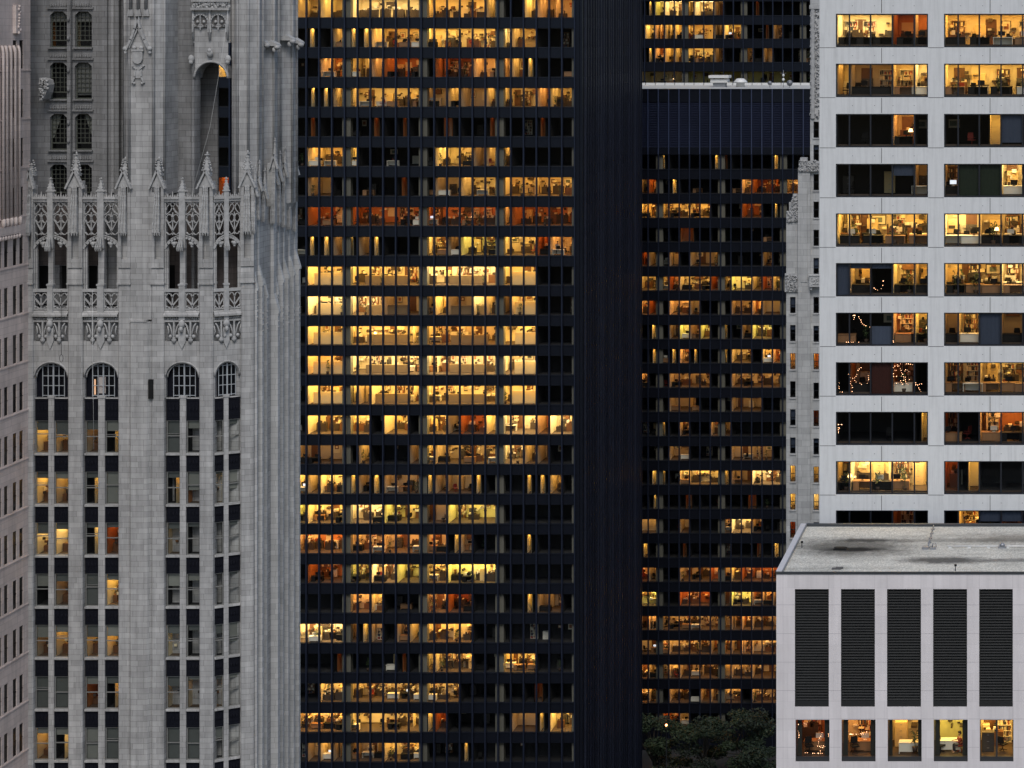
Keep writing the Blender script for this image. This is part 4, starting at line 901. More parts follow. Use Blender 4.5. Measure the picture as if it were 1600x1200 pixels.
def gothic_bay(W_, M0, M1, tf, wi, seed):
    half = [(.05, M0), (M1, W_ - .05)]
    m = MB(tf); m.box(M0, M1, .06, .32, 0, Z(622)); m.box(M0 - .06, M1 + .06, .0, .32, Z(622), Z(619)); m.build('mullion', STONE, tg)
    tops_ = GT; zprev = Z(621.5)
    for ri, t in enumerate(tops_):
        z1, z0 = Z(t), Z(t + 51)
        for hi, (a, b) in enumerate(half):
            if t < 1220:
                m = MB(tf); m.box(a, b, .16, .4, z1, zprev - (.16 if ri else 0)); H_ = zprev - z1 - .16
                m.box(a + .04, b - .04, .12, .159, zprev - .26, zprev - .18); m.box(a + .04, b - .04, .12, .159, z1 + .05, z1 + .12)
                for k in range(3): q = a + .12 + (b - a - .24) * k / 3; m.box(q + .03, q + (b - a - .24) / 3 - .03, .13, .159, z1 + .25, zprev - .4); m.ball(q + (b - a - .24) / 6, .13, (z1 + zprev) / 2 - .07, .09, .03, .2, 6)
                m.build('spandrel', NAVY, tg)
            if t < 1290: sash(a + .02, b - .02, z0, z1, tf, *GW[ri][wi * 2 + hi], W_)
        zprev = z0
    m = MB(tf); m.box(.0, W_, .1, .5, Z(623.5), Z(621.5)); m.build('sill', STONE, tg)
    # arched window
    m = MB(tf); pts = archwall(m, .06, W_ - .06, Z(588), Z(565.5) - Z(588), Z(533), .0, .3)
    m.box(0, .06, .0, .3, Z(621.5), Z(533)); m.box(W_ - .06, W_, .0, .3, Z(621.5), Z(533))
    m.tube([(p[0], -.02, p[1]) for p in pts], .07, 6); m.tube([(W_ / 2 + (p[0] - W_ / 2) * .93, .14, p[1] - .1) for p in pts], .06, 6)
    m.build('arch', STONE, tg)
    fr = MB(tf); fr.box(.0, W_, .44, .5, Z(621.5), Z(560), 1); a, b = W_ * .2, W_ * .82
    n = 4
    for k in range(n + 1): q = a + (b - a) * k / n; fr.box(q - .025, q + .025, .30, .36, Z(621), Z(566) - abs(k - 2) * .16)
    for k in range(4): zz = Z(619) + (Z(573) - Z(619)) * k / 3; fr.box(a, b, .31, .35, zz - .025, zz + .025)
    fr.strip([(a, Z(573)), (a + (b - a) * .2, Z(569)), ((a + b) / 2, Z(566)), (b - (b - a) * .2, Z(569)), (b, Z(573))], .06, .30, .36)
    fr.box((a + b) / 2 - .05, (a + b) / 2 + .05, .27, .36, Z(621), Z(566))
    wd = fr.build('window', [GREYFRL, NAVY], tg)
    g = MB(tf); g.box(a, b, .37, .375, Z(621), Z(572)); g.build('pane', GLASS_T, wd)
    if wi == 1:
        g = MB(tf); g.box(a + .08, a + .2, .40, .42, Z(618), Z(594)); g.box(a + .4, a + .95, .40, .42, Z(616), Z(590), 1); g.build('lit_room', [emit('lit corridor', (1, .42, .12), .7), emit('dim lit corridor', (1, .2, .04), .05)], wd)
    # brackets, corbel table, grotesque, ledge
    m = MB(tf); m.box(0, W_, .25, .6, Z(533), Z(500)); m.build('wall', STONE_B, tg)
    m = MB(tf); m.prism([(M0 - .05, Z(533)), ((M0 + M1) / 2, Z(545)), (M1 + .05, Z(533)), (M1 + .05, Z(512)), (M0 - .05, Z(512))], -.12, .25)
    for uu in (W_ * .27, W_ * .74):
        m.box(uu - .06, uu + .06, -.1, .25, Z(526), Z(500))
        for sg in (-1, 1):
            m.tube([(uu + sg * .42, -.05, Z(505)), (uu + sg * .28, -.08, Z(509)), (uu + sg * .16, -.1, Z(517)), (uu + sg * .1, -.1, Z(526))], .055, 6)
            m.lathe(0, 0, [(.0, 0), (.14, 0)], 8) if False else None
            m.ball(uu + sg * .25, -.08, Z(525.5), .15, .12, .15, 8); m.tube([(uu + sg * .5, .0, Z(509)), (uu + sg * .42, .0, Z(518)), (uu + sg * .5, .0, Z(524))], .05, 5)
        m.lathe(uu, -.05, [(.05, Z(537)), (.17, Z(533)), (.2, Z(530.5)), (.12, Z(528)), (.16, Z(526.5))], 8)
    m.ball((M0 + M1) / 2, -.16, Z(506), .26, .26, .34, 8); m.ball((M0 + M1) / 2, -.26, Z(514), .15, .2, .26, 8)
    m.build('corbel', CARVED, tg)
    m = MB(tf); m.box(0, W_, -.08, .6, Z(503), Z(500)); m.box(0, W_, .1, .6, Z(500), Z(494))
    r = random.Random(seed)
    for k in range(16): uu = W_ * (k + .5) / 16; m.ball(uu, .05, Z(497.5) + r.uniform(-.05, .05), r.uniform(.07, .13), .12, r.uniform(.07, .14), 6)
    m.add([(0, -.3, Z(494)), (W_, -.3, Z(494)), (W_, -.3, Z(491)), (0, -.3, Z(491)), (0, .1, Z(484)), (W_, .1, Z(484)), (0, .6, Z(494)), (W_, .6, Z(494))], [(0, 1, 2, 3), (3, 2, 5, 4), (0, 6, 7, 1)])
    m.build('ledge', STONE, tg)
    # balustrade with post
    m = MB(tf); m.box(-.02, M0, -.1, .16, Z(456), Z(451.5)); m.box(M1, W_ + .02, -.1, .16, Z(456), Z(451.5)); m.box(M0, M1, -.16, .2, Z(500), Z(446)); m.box(M0 - .05, M1 + .05, -.2, .24, Z(446), Z(443.5))
    m.prism([(M0 + .02, Z(443.5)), (M1 - .02, Z(443.5)), ((M0 + M1) / 2, Z(438))], -.1, .1)
    for a, b in half:
        z0, z1 = Z(484), Z(456); w2 = b - a; c = (a + b) / 2; m.box(a, b, -.02, .1, z0, z0 + .1)
        m.strip([(c, z0), (c, z1 - .3)], .08, -.03, .09)
        for sg in (-1, 1):
            m.strip([(c, z0 + .3), (c + sg * w2 * .44, z0 + .85)], .09, -.03, .09); m.strip([(c, z1 - .42), (c + sg * w2 * .12, z1 - .17), (c + sg * w2 * .3, z1 - .1), (c + sg * w2 * .46, z1 - .3)], .07, -.03, .09)
            m.strip([(c + sg * w2 * .48, z0), (c + sg * w2 * .48, z1)], .07, -.03, .09); m.ball(c + sg * w2 * .42, .03, z0 + .22, .1, n=6); m.strip([(c + sg * w2 * .1, z0 + .05), (c + sg * w2 * .3, z0 + .2)], .06, -.03, .09)
    m.build('balustrade', CARVED, tg)
    # loggia: slender shafts, then the pierced screen, cornice and crest
    m = MB(tf); m.box(M0 + .03, M1 - .03, .0, .24, Z(443.5), Z(385)); m.box(0, .12, .0, .3, Z(456), Z(388)); m.box(W_ - .12, W_, .0, .3, Z(456), Z(388)); m.box(.12, .22, .12, .3, Z(456), Z(384)); m.box(W_ - .22, W_ - .12, .12, .3, Z(456), Z(384)); m.build('shaft', STONE, tg)
    m = MB(tf); za, zb = Z(388), Z(371)
    arch = [(W_ * t, za + (zb - za) * (1 - (2 * t - 1) ** 2) ** .8) for t in [i / 12 for i in range(13)]]
    m.strip(arch, .16, -.06, .26); m.strip([(p[0], p[1] + .17) for p in arch], .07, -.02, .2)
    for a, b in half: tracery(m, a, b, Z(374), Z(316), .0, .16)
    for uu in (W_ * .26, W_ * .76):
        zz = za + (zb - za) * .75; m.ball(uu, .08, zz - .28, .2, .16, .2, 8); m.ball(uu - .14, .06, zz - .22, .12, n=6); m.ball(uu + .14, .06, zz - .22, .12, n=6); m.ball(uu, .06, zz - .48, .11, n=6); m.box(uu - .05, uu + .05, .02, .14, zz - .2, zz)
    m.box(0, .07, .0, .2, Z(388), Z(315)); m.box(W_ - .07, W_, .0, .2, Z(388), Z(315))
    m.build('tracery_screen', CARVED, tg)
    m = MB(tf); m.box(M0 + .0, M1 - .0, -.14, .2, Z(388), Z(296)); canopy(m, M0, M1, -.14, Z(372), Z(386), seed); spire(m, (M0 + M1) / 2, .03, Z(296), Z(277), .19, 3); m.prism([(M0 - .1, Z(299)), (M1 + .1, Z(299)), ((M0 + M1) / 2, Z(292))], -.2, .24); m.build('pinnacle', CARVED, tg)
    m = MB(tf); m.box(0, M0, -.1, .3, Z(315), Z(311)); m.box(M1, W_, -.1, .3, Z(315), Z(311)); m.box(0, M0, -.2, .35, Z(311), Z(308)); m.box(M1, W_, -.2, .35, Z(311), Z(308))
    for a, b in half:
        n = 6
        for k in range(n + 1):
            uu = a + (b - a) * k / n; h = .45 if k == 3 else .2 + .1 * (k % 2)
            m.column([(uu - .07, -.03), (uu + .07, -.03), (uu + .07, .08), (uu - .07, .08)], Z(308), Z(308) + h, 0, .12)
        m.strip([(a, Z(300)), (a + .08, Z(305)), (a + .22, Z(307))], .06, -.02, .08); m.strip([(b, Z(300)), (b - .08, Z(305)), (b - .22, Z(307))], .06, -.02, .08)
    m.build('cornice', STONE, tg)
fx = lambda px: G.x(px)
bays = [(52.5, 107.5, 75, 83.5), (130.5, 186, 153, 163), (257.5, 312.5, 280.5, 290)]
for wi, (a, b, c, d) in enumerate(bays):
    gothic_bay((b - a) * S, (c - a) * S, (d - a) * S, frame_tf(fx(a), DG, 0), wi, 40 + wi)
tf4 = frame_tf(fx(334), DG, 30); gothic_bay(1.95, .72, 1.06, tf4, 3, 44)
E0 = tf4(1.95, 0, 0)
idt = lambda a, y0=DG: frame_tf(fx(a), y0, 0)
pier(0, 22.5 * S, idt(107.5), 'pier', 237, 1); pier(0, 19 * S, idt(186), 'pier', 245, 2); pier(0, 19.5 * S, idt(238), 'pier', 245, 3); pier(0, 21.5 * S, idt(312.5), 'pier', 237, 4)
pier(0, 9 * S, idt(44), 'pier', 255, 6)
pier(0, .95, frame_tf(E0[0], E0[1], 14), 'pier', 236, 5)
# centre pier rising through between the two narrow ones
m = MB(); m.column([(fx(205.5), DG + .5), (fx(205.5), DG - .22), (fx(207), DG - .3), (fx(232), DG - .3), (fx(238), DG + .0), (fx(238), DG + .5)], 0, Z(502)); m.box(fx(205.5), fx(232), DG - .36, DG + .5, Z(502), Z(499)); m.box(fx(205.5), fx(238), DG - .15, DG + .5, Z(499), Z(440))
m.column([(fx(205), DG + .5), (fx(205), DG - .1), (fx(238), DG - .1), (fx(238), DG + .5)], Z(440), Z(-240)); m.build('pier', STONE, tg)
m = MB(); m.box(fx(234.5), fx(241.5), DG - .33, DG - .1, Z(622), Z(592)); m.build('slit_window', BLACK, tg)
# turret above
m = MB(); m.column([(fx(190), DG + 1.2), (fx(190), DG + .55), (fx(204.9), DG - .12), (fx(204.9), DG + 1.2)], Z(305), Z(-240)); m.column([(fx(238.1), DG + 1.2), (fx(238.1), DG - .12), (fx(254), DG + .55), (fx(254), DG + 3.0), (fx(238.1), DG + 3.0)], Z(305), Z(-240))
for px, dy in ((190.5, .5), (203, -.1), (240.5, -.1), (252.5, .5)): m.tube([(fx(px), DG + dy, Z(300)), (fx(px), DG + dy, Z(-240))], .11, 8)
m.build('turret', STONE, tg)
m = MB(); cx = fx(217.5); v = DG - .12
m.strip([(fx(199), Z(78)), (fx(207), Z(62)), (fx(213), Z(45)), (cx, Z(26))], .17, v - .25, v); m.strip([(fx(236), Z(78)), (fx(228), Z(62)), (fx(222), Z(45)), (cx, Z(26))], .17, v - .25, v)
m.strip([(fx(204), Z(74)), (fx(211), Z(58)), (cx, Z(44))], .1, v - .16, v); m.strip([(fx(231), Z(74)), (fx(224), Z(58)), (cx, Z(44))], .1, v - .16, v)
m.prism([(fx(209.5), Z(80)), (fx(225), Z(80)), (fx(225), Z(93)), (fx(222), Z(98)), (cx, Z(100)), (fx(213), Z(98)), (fx(209.5), Z(93))], v - .2, v)
m.box(fx(208), fx(227), v - .24, v, Z(80), Z(77)); m.ball(fx(212), v - .12, Z(74.5), .17, n=8); m.ball(fx(223), v - .12, Z(74.5), .17, n=8)
for px in (198, 236): m.ball(fx(px), v - .12, Z(76), .2, n=8); m.ball(fx(px), v - .1, Z(82), .15, n=6)
for sg in (-1, 1):
    m.strip([(cx + sg * .1, Z(108)), (cx + sg * .35, Z(104)), (cx + sg * .45, Z(102))], .1, v - .14, v); m.strip([(cx + sg * .22, Z(112)), (cx + sg * .25, Z(120)), (cx + sg * .45, Z(129))], .12, v - .14, v); m.ball(cx + sg * .3, v - .08, Z(130), .12, n=6)
m.prism([(cx - .25, Z(105)), (cx + .25, Z(105)), (cx + .3, Z(122)), (cx - .3, Z(122))], v - .08, v)
m.build('gablet', CARVED, tg)
m = MB()
for px in (206, 218, 230):
    m.column([(fx(px - 5), DG - .3), (fx(px + 5), DG - .3), (fx(px + 5), DG - .1), (fx(px - 5), DG - .1)], Z(25), Z(14), 0, .6); m.cyl(fx(px), DG - .22, Z(14), Z(-240), .13, n=8)
m.build('colonnette', STONE, tg)
# set-back wall with two window columns
DB = 158.4; B = Map(DB); bxm, bz = B.x, B.z
wz = [(18, 74), (97.5, 155), (178, 234.5), (257, 312), (336, 392)]; wx = [(78, 104.5), (117, 143.5)]
hs = [(bxm(a), bxm(b), bz(d), bz(c)) for a, b in wx for c, d in wz[:4]] + [(bxm(58), bxm(80), bz(462), bz(415)), (bxm(93), bxm(110), bz(462), bz(415)), (bxm(136), bxm(152), bz(462), bz(415))]
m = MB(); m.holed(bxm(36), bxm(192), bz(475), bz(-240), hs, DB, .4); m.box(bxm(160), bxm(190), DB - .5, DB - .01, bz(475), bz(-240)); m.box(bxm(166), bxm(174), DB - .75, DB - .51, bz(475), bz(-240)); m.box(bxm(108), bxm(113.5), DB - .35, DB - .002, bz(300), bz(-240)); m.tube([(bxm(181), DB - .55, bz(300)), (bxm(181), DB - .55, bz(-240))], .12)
for py in (30, 60, 110, 140, 192, 220): m.ball(bxm(110.7), DB - .4, bz(py), .12, .15, .22, 6)
for c, d in wz[:4]:
    for a, b in wx:
        m.box(bxm(a - 3), bxm(b + 3), DB - .16, DB - .001, bz(c - 4), bz(c - 6.5)); m.box(bxm(a - 2), bxm(b + 2), DB - .22, DB - .001, bz(d + 2), bz(d)); 
        for k in range(7): q = bxm(a) + (bxm(b) - bxm(a)) * (k + .5) / 7; m.ball(q, DB - .04, bz(c - 9), .09, .1, .16, 6); m.ball(q, DB - .03, bz(c - 12), .07, .08, .07, 6)
        for k, cxq in ((1, bxm(a)), (-1, bxm(b))): m.prism([(cxq, bz(c)), (cxq + k * .3, bz(c)), (cxq, bz(c + 6))], DB - .001, DB + .2)
m.build('wall', STONE_B, tg, False)
UW = {(0, 0): 'q', (0, 1): 'd'}
for ri, (c, d) in enumerate(wz[:4]):
    for ci, (a, b) in enumerate(wx):
        xa, xb, z0, z1 = bxm(a), bxm(b), bz(d), bz(c); fr = MB(); y = DB + .3
        fr.box(xa, xa + .07, y - .05, y + .05, z0, z1); fr.box(xb - .07, xb, y - .05, y + .05, z0, z1); fr.box(xa + .07, xb - .07, y - .05, y + .05, z0, z0 + .1); fr.box(xa + .07, xb - .07, y - .05, y + .05, z1 - .08, z1); fr.box(xa + .07, xb - .07, y - .06, y + .06, z0 + .5, z0 + .58)
        for k in range(1, 4): q = xa + (xb - xa) * k / 4; fr.box(q - .018, q + .018, y - .03, y + .03, z0 + .58, z1 - .08)
        for k in range(1, 6): q = z0 + .58 + (z1 - z0 - .66) * k / 6; fr.box(xa + .07, xb - .07, y - .029, y + .029, q - .018, q + .018)
        wd = fr.build('window', pbr('dark olive window bars', (.07, .075, .06), .6) if (ri + ci) == 0 else bpy.data.materials['dark olive window bars'], tg); g = MB(); g.quad((xa, y + .02, z0), (xb, y + .02, z0), (xb, y + .02, z1), (xa, y + .02, z1)); g.build('pane', GLASS_T, wd)
        rm = MB(); room(rm, xa - .1, xb + .1, z0, z1, y + .2, 2.5, UW.get((ri, ci), '.'), rg, 1, False); rm.build('room', RM, wd, False)
        g = MB()
        if ri == 2:
            g.prism([(xa + .05, z1 - .05), (xa + (.75 if ci == 0 else .35), z1 - .05), (xa + .15, z0 + 1.0), (xa + .05, z0 + .9)] if ci == 0 else [(xb - .05, z1 - .05), (xb - .75, z1 - .05), (xb - .15, z0 + 1.0), (xb - .05, z0 + .9)], y + .1, y + .12); g.build('curtain', BLIND, wd)
        elif ri == 1 and ci == 1: g.box(xa + .06, xb - .06, y + .1, y + .11, z0 + .3, z1 - .05); g.build('blind', GREYFR, wd)
        elif ri == 0: g.box(xa + .06, xb - .06, y + .1, y + .11, z1 - .75, z1 - .05); g.build('blind', GREYFR, wd)
for (a, b, c, d) in hs[8:]: m = MB(); m.box(a, b, DB + .41, DB + .45, c, d); m.build('doorway', BLACK, tg)
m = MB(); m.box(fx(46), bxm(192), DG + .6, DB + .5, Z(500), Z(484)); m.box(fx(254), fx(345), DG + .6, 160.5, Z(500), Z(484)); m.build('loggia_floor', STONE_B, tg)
# recessed wall, free arch and core seen through it
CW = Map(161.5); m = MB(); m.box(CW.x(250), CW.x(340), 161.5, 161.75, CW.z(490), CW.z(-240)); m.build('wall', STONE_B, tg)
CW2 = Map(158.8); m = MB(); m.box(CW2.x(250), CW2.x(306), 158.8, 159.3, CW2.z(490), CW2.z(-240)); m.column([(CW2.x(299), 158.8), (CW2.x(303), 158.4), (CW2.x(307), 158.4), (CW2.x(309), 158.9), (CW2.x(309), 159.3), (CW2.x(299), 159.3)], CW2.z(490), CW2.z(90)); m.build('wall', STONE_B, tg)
m = MB(); m.box(CW2.x(261), CW2.x(274), 158.66, 158.719, CW2.z(462), CW2.z(414)); m.build('doorway', BLACK, tg)
LOGGIA_SHADE = ashlar('shade-darkened brown loggia stone', (.13, .108, .10), (.10, .085, .08), (.06, .055, .05), 1.1, .44, .015, .3, .3)  # brown stone darkened in colour to stand for the loggia's shade
m = MB(); m.box(CW2.x(256), CW2.x(318), 158.72, 158.79, CW2.z(484), CW2.z(318)); m.build('loggia_wall', LOGGIA_SHADE, tg)
m = MB(); m.box(bxm(50), bxm(188), DB - .03, DB - .004, bz(414), bz(322)); m.build('loggia_wall', LOGGIA_SHADE, tg)
m = MB(tf4); m.box(-.3, 2.2, 1.5, 1.6, Z(484), Z(320)); m.build('loggia_wall', LOGGIA_SHADE, tg)
m = MB(); pts = archwall(m, CW2.x(306.5), CW2.x(359), CW2.z(122), CW2.z(96) - CW2.z(122), CW2.z(66), 158.5, 160.0, 16)
pts2 = [(p[0], 158.42, p[1]) for p in pts]; m.tube(pts2, .1, 6); m.tube([(CW2.x(332) + (p[0] - CW2.x(332)) * 1.16, 158.43, p[1] + .55 + .0 * p[2]) for p in pts2], .1, 6)
m.box(CW2.x(304), CW2.x(362), 158.494, 160.006, CW2.z(66) - .03, CW2.z(-240)); m.build('arch', STONE, tg)
for a_, b_, c_ in ((16, 12, 158.1), (3, 0, 158.25)): m = MB(); m.box(CW2.x(303), CW2.x(363), c_, 158.499, CW2.z(a_), CW2.z(b_)); m.build('cornice', STONE, tg)
m = MB(); carved_r = random.Random(3)
for k in range(40): m.ball(CW2.x(304) + (CW2.x(362) - CW2.x(304)) * (k + .5) / 40, 158.42, CW2.z(8) + carved_r.uniform(-.22, .22), .13, .14, .15, 6)
for px in (303, 332, 360): m.ball(CW2.x(px), 158.3, CW2.z(83 if px == 332 else 92), .26, .2, .33, 8); m.ball(CW2.x(px), 158.25, CW2.z(79 if px == 332 else 97), .2, .2, .2, 6)
for c0 in (317, 345):
    x0 = CW2.x(c0); m.strip(arcp(x0, CW2.z(36), .6, .68, 0, 180, 10), .1, 158.3, 158.499); m.strip([(x0 - .6, CW2.z(36)), (x0 - .6, CW2.z(50))], .1, 158.3, 158.499); m.strip([(x0 + .6, CW2.z(36)), (x0 + .6, CW2.z(50))], .1, 158.3, 158.499)
    m.strip([(x0, CW2.z(24)), (x0, CW2.z(46))], .07, 158.28, 158.499)
    for sg in (-1, 1): m.ball(x0 + sg * .24, 158.42, CW2.z(34), .14, n=6); m.strip([(x0, CW2.z(42)), (x0 + sg * .45, CW2.z(41))], .08, 158.3, 158.499); m.strip(arcp(x0 + sg * .28, CW2.z(38), .2, .16, 180, 360, 6), .06, 158.3, 158.499)
for px in (305, 331, 359): m.cyl(CW2.x(px), 158.42, CW2.z(62), CW2.z(14), .1, n=6)
m.build('carving', CARVED, tg)
m = MB()
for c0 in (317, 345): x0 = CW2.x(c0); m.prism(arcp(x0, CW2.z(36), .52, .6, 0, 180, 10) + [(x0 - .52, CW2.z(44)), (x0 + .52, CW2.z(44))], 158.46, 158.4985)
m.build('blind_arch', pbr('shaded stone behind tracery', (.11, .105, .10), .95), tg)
# corner mass and octagonal turrets on the right
xs0 = -61.87
def octa(cx, cy, r, rot=22.5): return [(cx + r * math.cos(R(rot + 45 * i)), cy + r * math.sin(R(rot + 45 * i))) for i in range(8)]
t_a = Map(158.0); m = MB()
cxa = t_a.x(377); m.column(octa(cxa, 159.3, 1.05), Z(330), Z(-240))
for i in range(8): p = octa(cxa, 159.3, 1.08)[i]; m.cyl(p[0], p[1], Z(330), Z(-240), .1, n=6)
m.build('turret', STONE, tg)
m = MB(); cxb = Map(161.5).x(406); m.column(octa(cxb, 161.8, 1.25), Z(330), Z(-240)); m.lathe(cxb, 161.8, [(.5, Z(356)), (1.25, Z(330) - .01)], 8, 0, False)
for i in range(8): p = octa(cxb, 161.8, 1.28)[i]; m.cyl(p[0], p[1], Z(330), Z(-240), .11, n=6)
m.build('turret', STONE, tg)
m = MB(); cxc = Map(164.2).x(436.5); m.column(octa(cxc, 164.4, 1.2), Z(330), Z(-240)); m.lathe(cxc, 164.4, [(.5, Z(362)), (1.2, Z(330) - .01)], 8, 0, False)
for i in range(8): p = octa(cxc, 164.4, 1.23)[i]; m.cyl(p[0], p[1], Z(330), Z(-240), .11, n=6)
m.build('turret', STONE, tg)
# small weathered gargoyle brackets high on the right turrets
m = MB()
for px, Y, py in ((409, 160.5, 69), (449, 163.2, 63), (425, 161.0, 72), (462, 164.4, 68)):
    q = Map(Y); x = q.x(px); m.prism([(x - .55, q.z(py)), (x + .55, q.z(py)), (x + .5, q.z(py - 3)), (x, q.z(py - 9)), (x - .5, q.z(py - 3))], Y - .35, Y + .5); m.ball(x + .5, Y - .2, q.z(py + 2), .26, .3, .2, 8); m.ball(x + .25, Y - .2, q.z(py + 6), .2, .2, .25, 6)
m.build('gargoyle', CARVED, tg)
# side wall with stepped buttresses and hanging canopies
yE = E0[1]; m = MB(); m.box(-70, xs0, yE + .2, 166.4, 0, Z(486)); m.box(xs0 - .7, xs0 - .01, yE + .2, 166.4, Z(486), Z(330)); m.build('side_wall', STONE, tg)
for i, (px, p0, p1, zs, wy, top) in enumerate(((403, .14, .34, 432, .3, 250), (412.5, .08, .22, 452, .2, 262), (423, .34, .56, 476, .4, 215), (434.5, .16, .38, 428, .25, 235), (442.5, .16, .40, 423, .25, 228), (451, .16, .40, 417, .25, 232), (460, .14, .36, 407, .35, 225), (396.8, .10, .22, 440, .2, 258), (429, .10, .24, 446, .2, 240))):
    Y = -xs0 * FPX / (PPX - px); q = Map(Y); m = MB(); st = q.z(zs)
    m.prism([(xs0 - .3, 0), (xs0 + p1, 0), (xs0 + p1, st - .7), (xs0 + p1 + .08, st - .7), (xs0 + p1 + .08, st - .55), (xs0 + p0 - .1, st + .9), (xs0 + p0 - .1, q.z(top + 40)), (xs0 - .3, q.z(top + 40))], Y, Y + wy)
    m.column([(xs0 - .3, Y + wy + .25), (xs0 + p1 * .55, Y + wy + .25), (xs0 + p1 * .55, Y + wy), (xs0 - .3, Y + wy)], 0, st - 1.2)
    m.build('buttress', STONE_L, tg)
    m = MB(frame_tf(xs0 + p0, Y, 0)); canopy(m, -.22, .14, -.02, q.z(top + 45), q.z(338 + i * 3), 60 + i); gable(m, -.24, .16, -.2, -.02, q.z(top + 46), q.z(top + 26)); spire(m, -.04, .1, q.z(top + 40), q.z(top), .15, 4)
    for zz in range(4): m.ball(p1 - p0 + .02, .12, q.z(490 + zz * 9 - i * 3), .05, .1, .09, 6)
    m.build('canopy', CARVED, tg)
m = MB(); m.box(-79.5, -70, DB + 1.0, 166.4, 0, Z(-240)); m.box(-70, xs0 - .5, 164.6, 166.3, 0, Z(330)); m.build('core', DARKW, tg)
m = MB(); m.prism([(G.x(50), Z(158)), (G.x(56), Z(156)), (G.x(61), Z(145)), (G.x(63), Z(133)), (G.x(61), Z(125)), (G.x(50), Z(122))], DG + 1.1, DG + 2.2); [m.ball(G.x(rngc.uniform(51, 64)), DG + 1.05, Z(rngc.uniform(124, 140)), .12, .2, .13, 6) for _ in range(26)]; [m.ball(G.x(rngc.uniform(51, 58)), DG + 1.05, Z(rngc.uniform(140, 157)), .1, .18, .13, 6) for _ in range(16)]; m.build('gargoyle', CARVED, tg)

# ropes left by the facade workers
ROPE = pbr('pale rope', (.55, .55, .53), .9); ROPED = pbr('dark rope', (.05, .05, .05), .9)
m = MB(); m.tube([(G.x(149.5), DG - .55, Z(452)), (G.x(149.7), DG - .5, Z(560)), (G.x(151), DG - .45, Z(700))], .016, 5); tag(m.build('rope', ROPE), 'pale rope hanging straight down in front of the second arched window', 'rope', 'work ropes on the gothic tower')
m = MB(); m.tube([(G.x(347), DG - .3 + 2, Z(-20)), (G.x(333), DG + 1.6, Z(90)), (G.x(318), DG + 1.2, Z(200)), (G.x(303), DG - .5, Z(305))], .009, 5); tag(m.build('rope', ROPE), 'pale rope slanting across the tall open arch of the gothic tower', 'rope', 'work ropes on the gothic tower')
m = MB(); m.tube([(G.x(100.5), DG - .5, Z(452)), (G.x(100.8), DG - .5, Z(552))] , .02, 5); m.tube([(G.x(100.8) + .14 * math.sin(a / 8 * 6.283), DG - .5, Z(552) - .3 + .3 * math.cos(a / 8 * 6.283)) for a in range(9)], .02, 5); tag(m.build('rope', ROPED), 'thin dark rope ending in a loop above the first arched window', 'rope', 'work ropes on the gothic tower')

# ------------------------------------------------------------------ pinkish stone building at the left edge (its flank runs away from the viewer)
XW = -78.45
tl = thing('stone_building', 'pinkish stone building at the left edge with narrow dark slit windows', 'building', (-84, 148, 0))
yat = lambda px: -XW * FPX / (PPX - px)
zw = lambda py, px: CAM_Z - (py - PPY) * yat(px) / FPX
tfl = lambda u, v, z: (XW - v, u, z)
cols = [(0.2, 2.6), (6.5, 12.6), (20.2, 26.2), (30.4, 36.4)] + [(-6.5 - 9.5 * k, -0.6 - 9.5 * k) for k in range(1, 5)]
rowsl = [63 + 76.4 * i for i in range(16)]
hl = []
for ci, (a, b) in enumerate(cols):
    for ri, t in enumerate(rowsl):
        if t < 360 and a < 19: continue
        hl.append((yat(a), yat(b), zw(t + 44.5, 30), zw(t, 30)))
m = MB(tfl); m.holed(yat(-90), yat(47.5), 0, zw(-240, 30), hl, 0, .10); m.box(yat(-90), yat(47.5) - .01, .36, 8, 0, zw(-240, 30))
for ri, t in enumerate(rowsl): m.box(yat(-90), yat(47.5), -.05, -.001, zw(t + 48, 30), zw(t + 46, 30))
m.build('wall', PINK, tl)
for a, b, c, d in hl:
    g = MB(tfl); g.box(a, b, .06, .34, c, d); g.box(a, b, .03, .059, (c + d) / 2 - .03, (c + d) / 2 + .03); g.build('window', pbr('dark slit glass', (.004, .004, .005), .25) if 'dark slit glass' not in bpy.data.materials else bpy.data.materials['dark slit glass'], tl)
for px in (0.5, 6, 12.5, 19, 26):
    m = MB(tfl); yy = yat(px); zt_, zb_ = zw(72, 20), zw(350, 20); m.tube([(yy, -.22, zb_), (yy, -.22, zt_ - .5), (yy + .03, -.15, zt_ - .15), (yy + .12, -.05, zt_)], [.1, .1, .11, .1], 8); m.ball(yy, -.25, zw(345, 20), .16, .2, .4, 6); m.build('rib', PINK, tl)
m = MB(tfl); m.box(yat(-60), yat(27), -.3, -.001, zw(365, 20), zw(352, 20))
for k in range(10): yy = yat(27) - .18 - k * .4; m.ball(yy, -.2, zw(369, 20), .13, .2, .22, 6)
m.build('corbel_table', PINK, tl); m = MB(tfl); m.box(yat(20), yat(29), -.25, -.001, zw(52, 20), zw(8, 20))
for k in range(10): m.ball(yat(25) + rngc.uniform(-.15, .15), -.26, zw(10 + k * 4.6, 20), .14, .12, .14, 6)
m.build('carving', PINK, tl)
m = MB(tfl)
for k in range(4): yy = yat((3.2, 9.2, 15.7, 22.5)[k]); m.box(yy - .10, yy + .10, -.03, -.001, zw(345, 20), zw(90, 20))
m.build('window_strip', BLACK, tl)

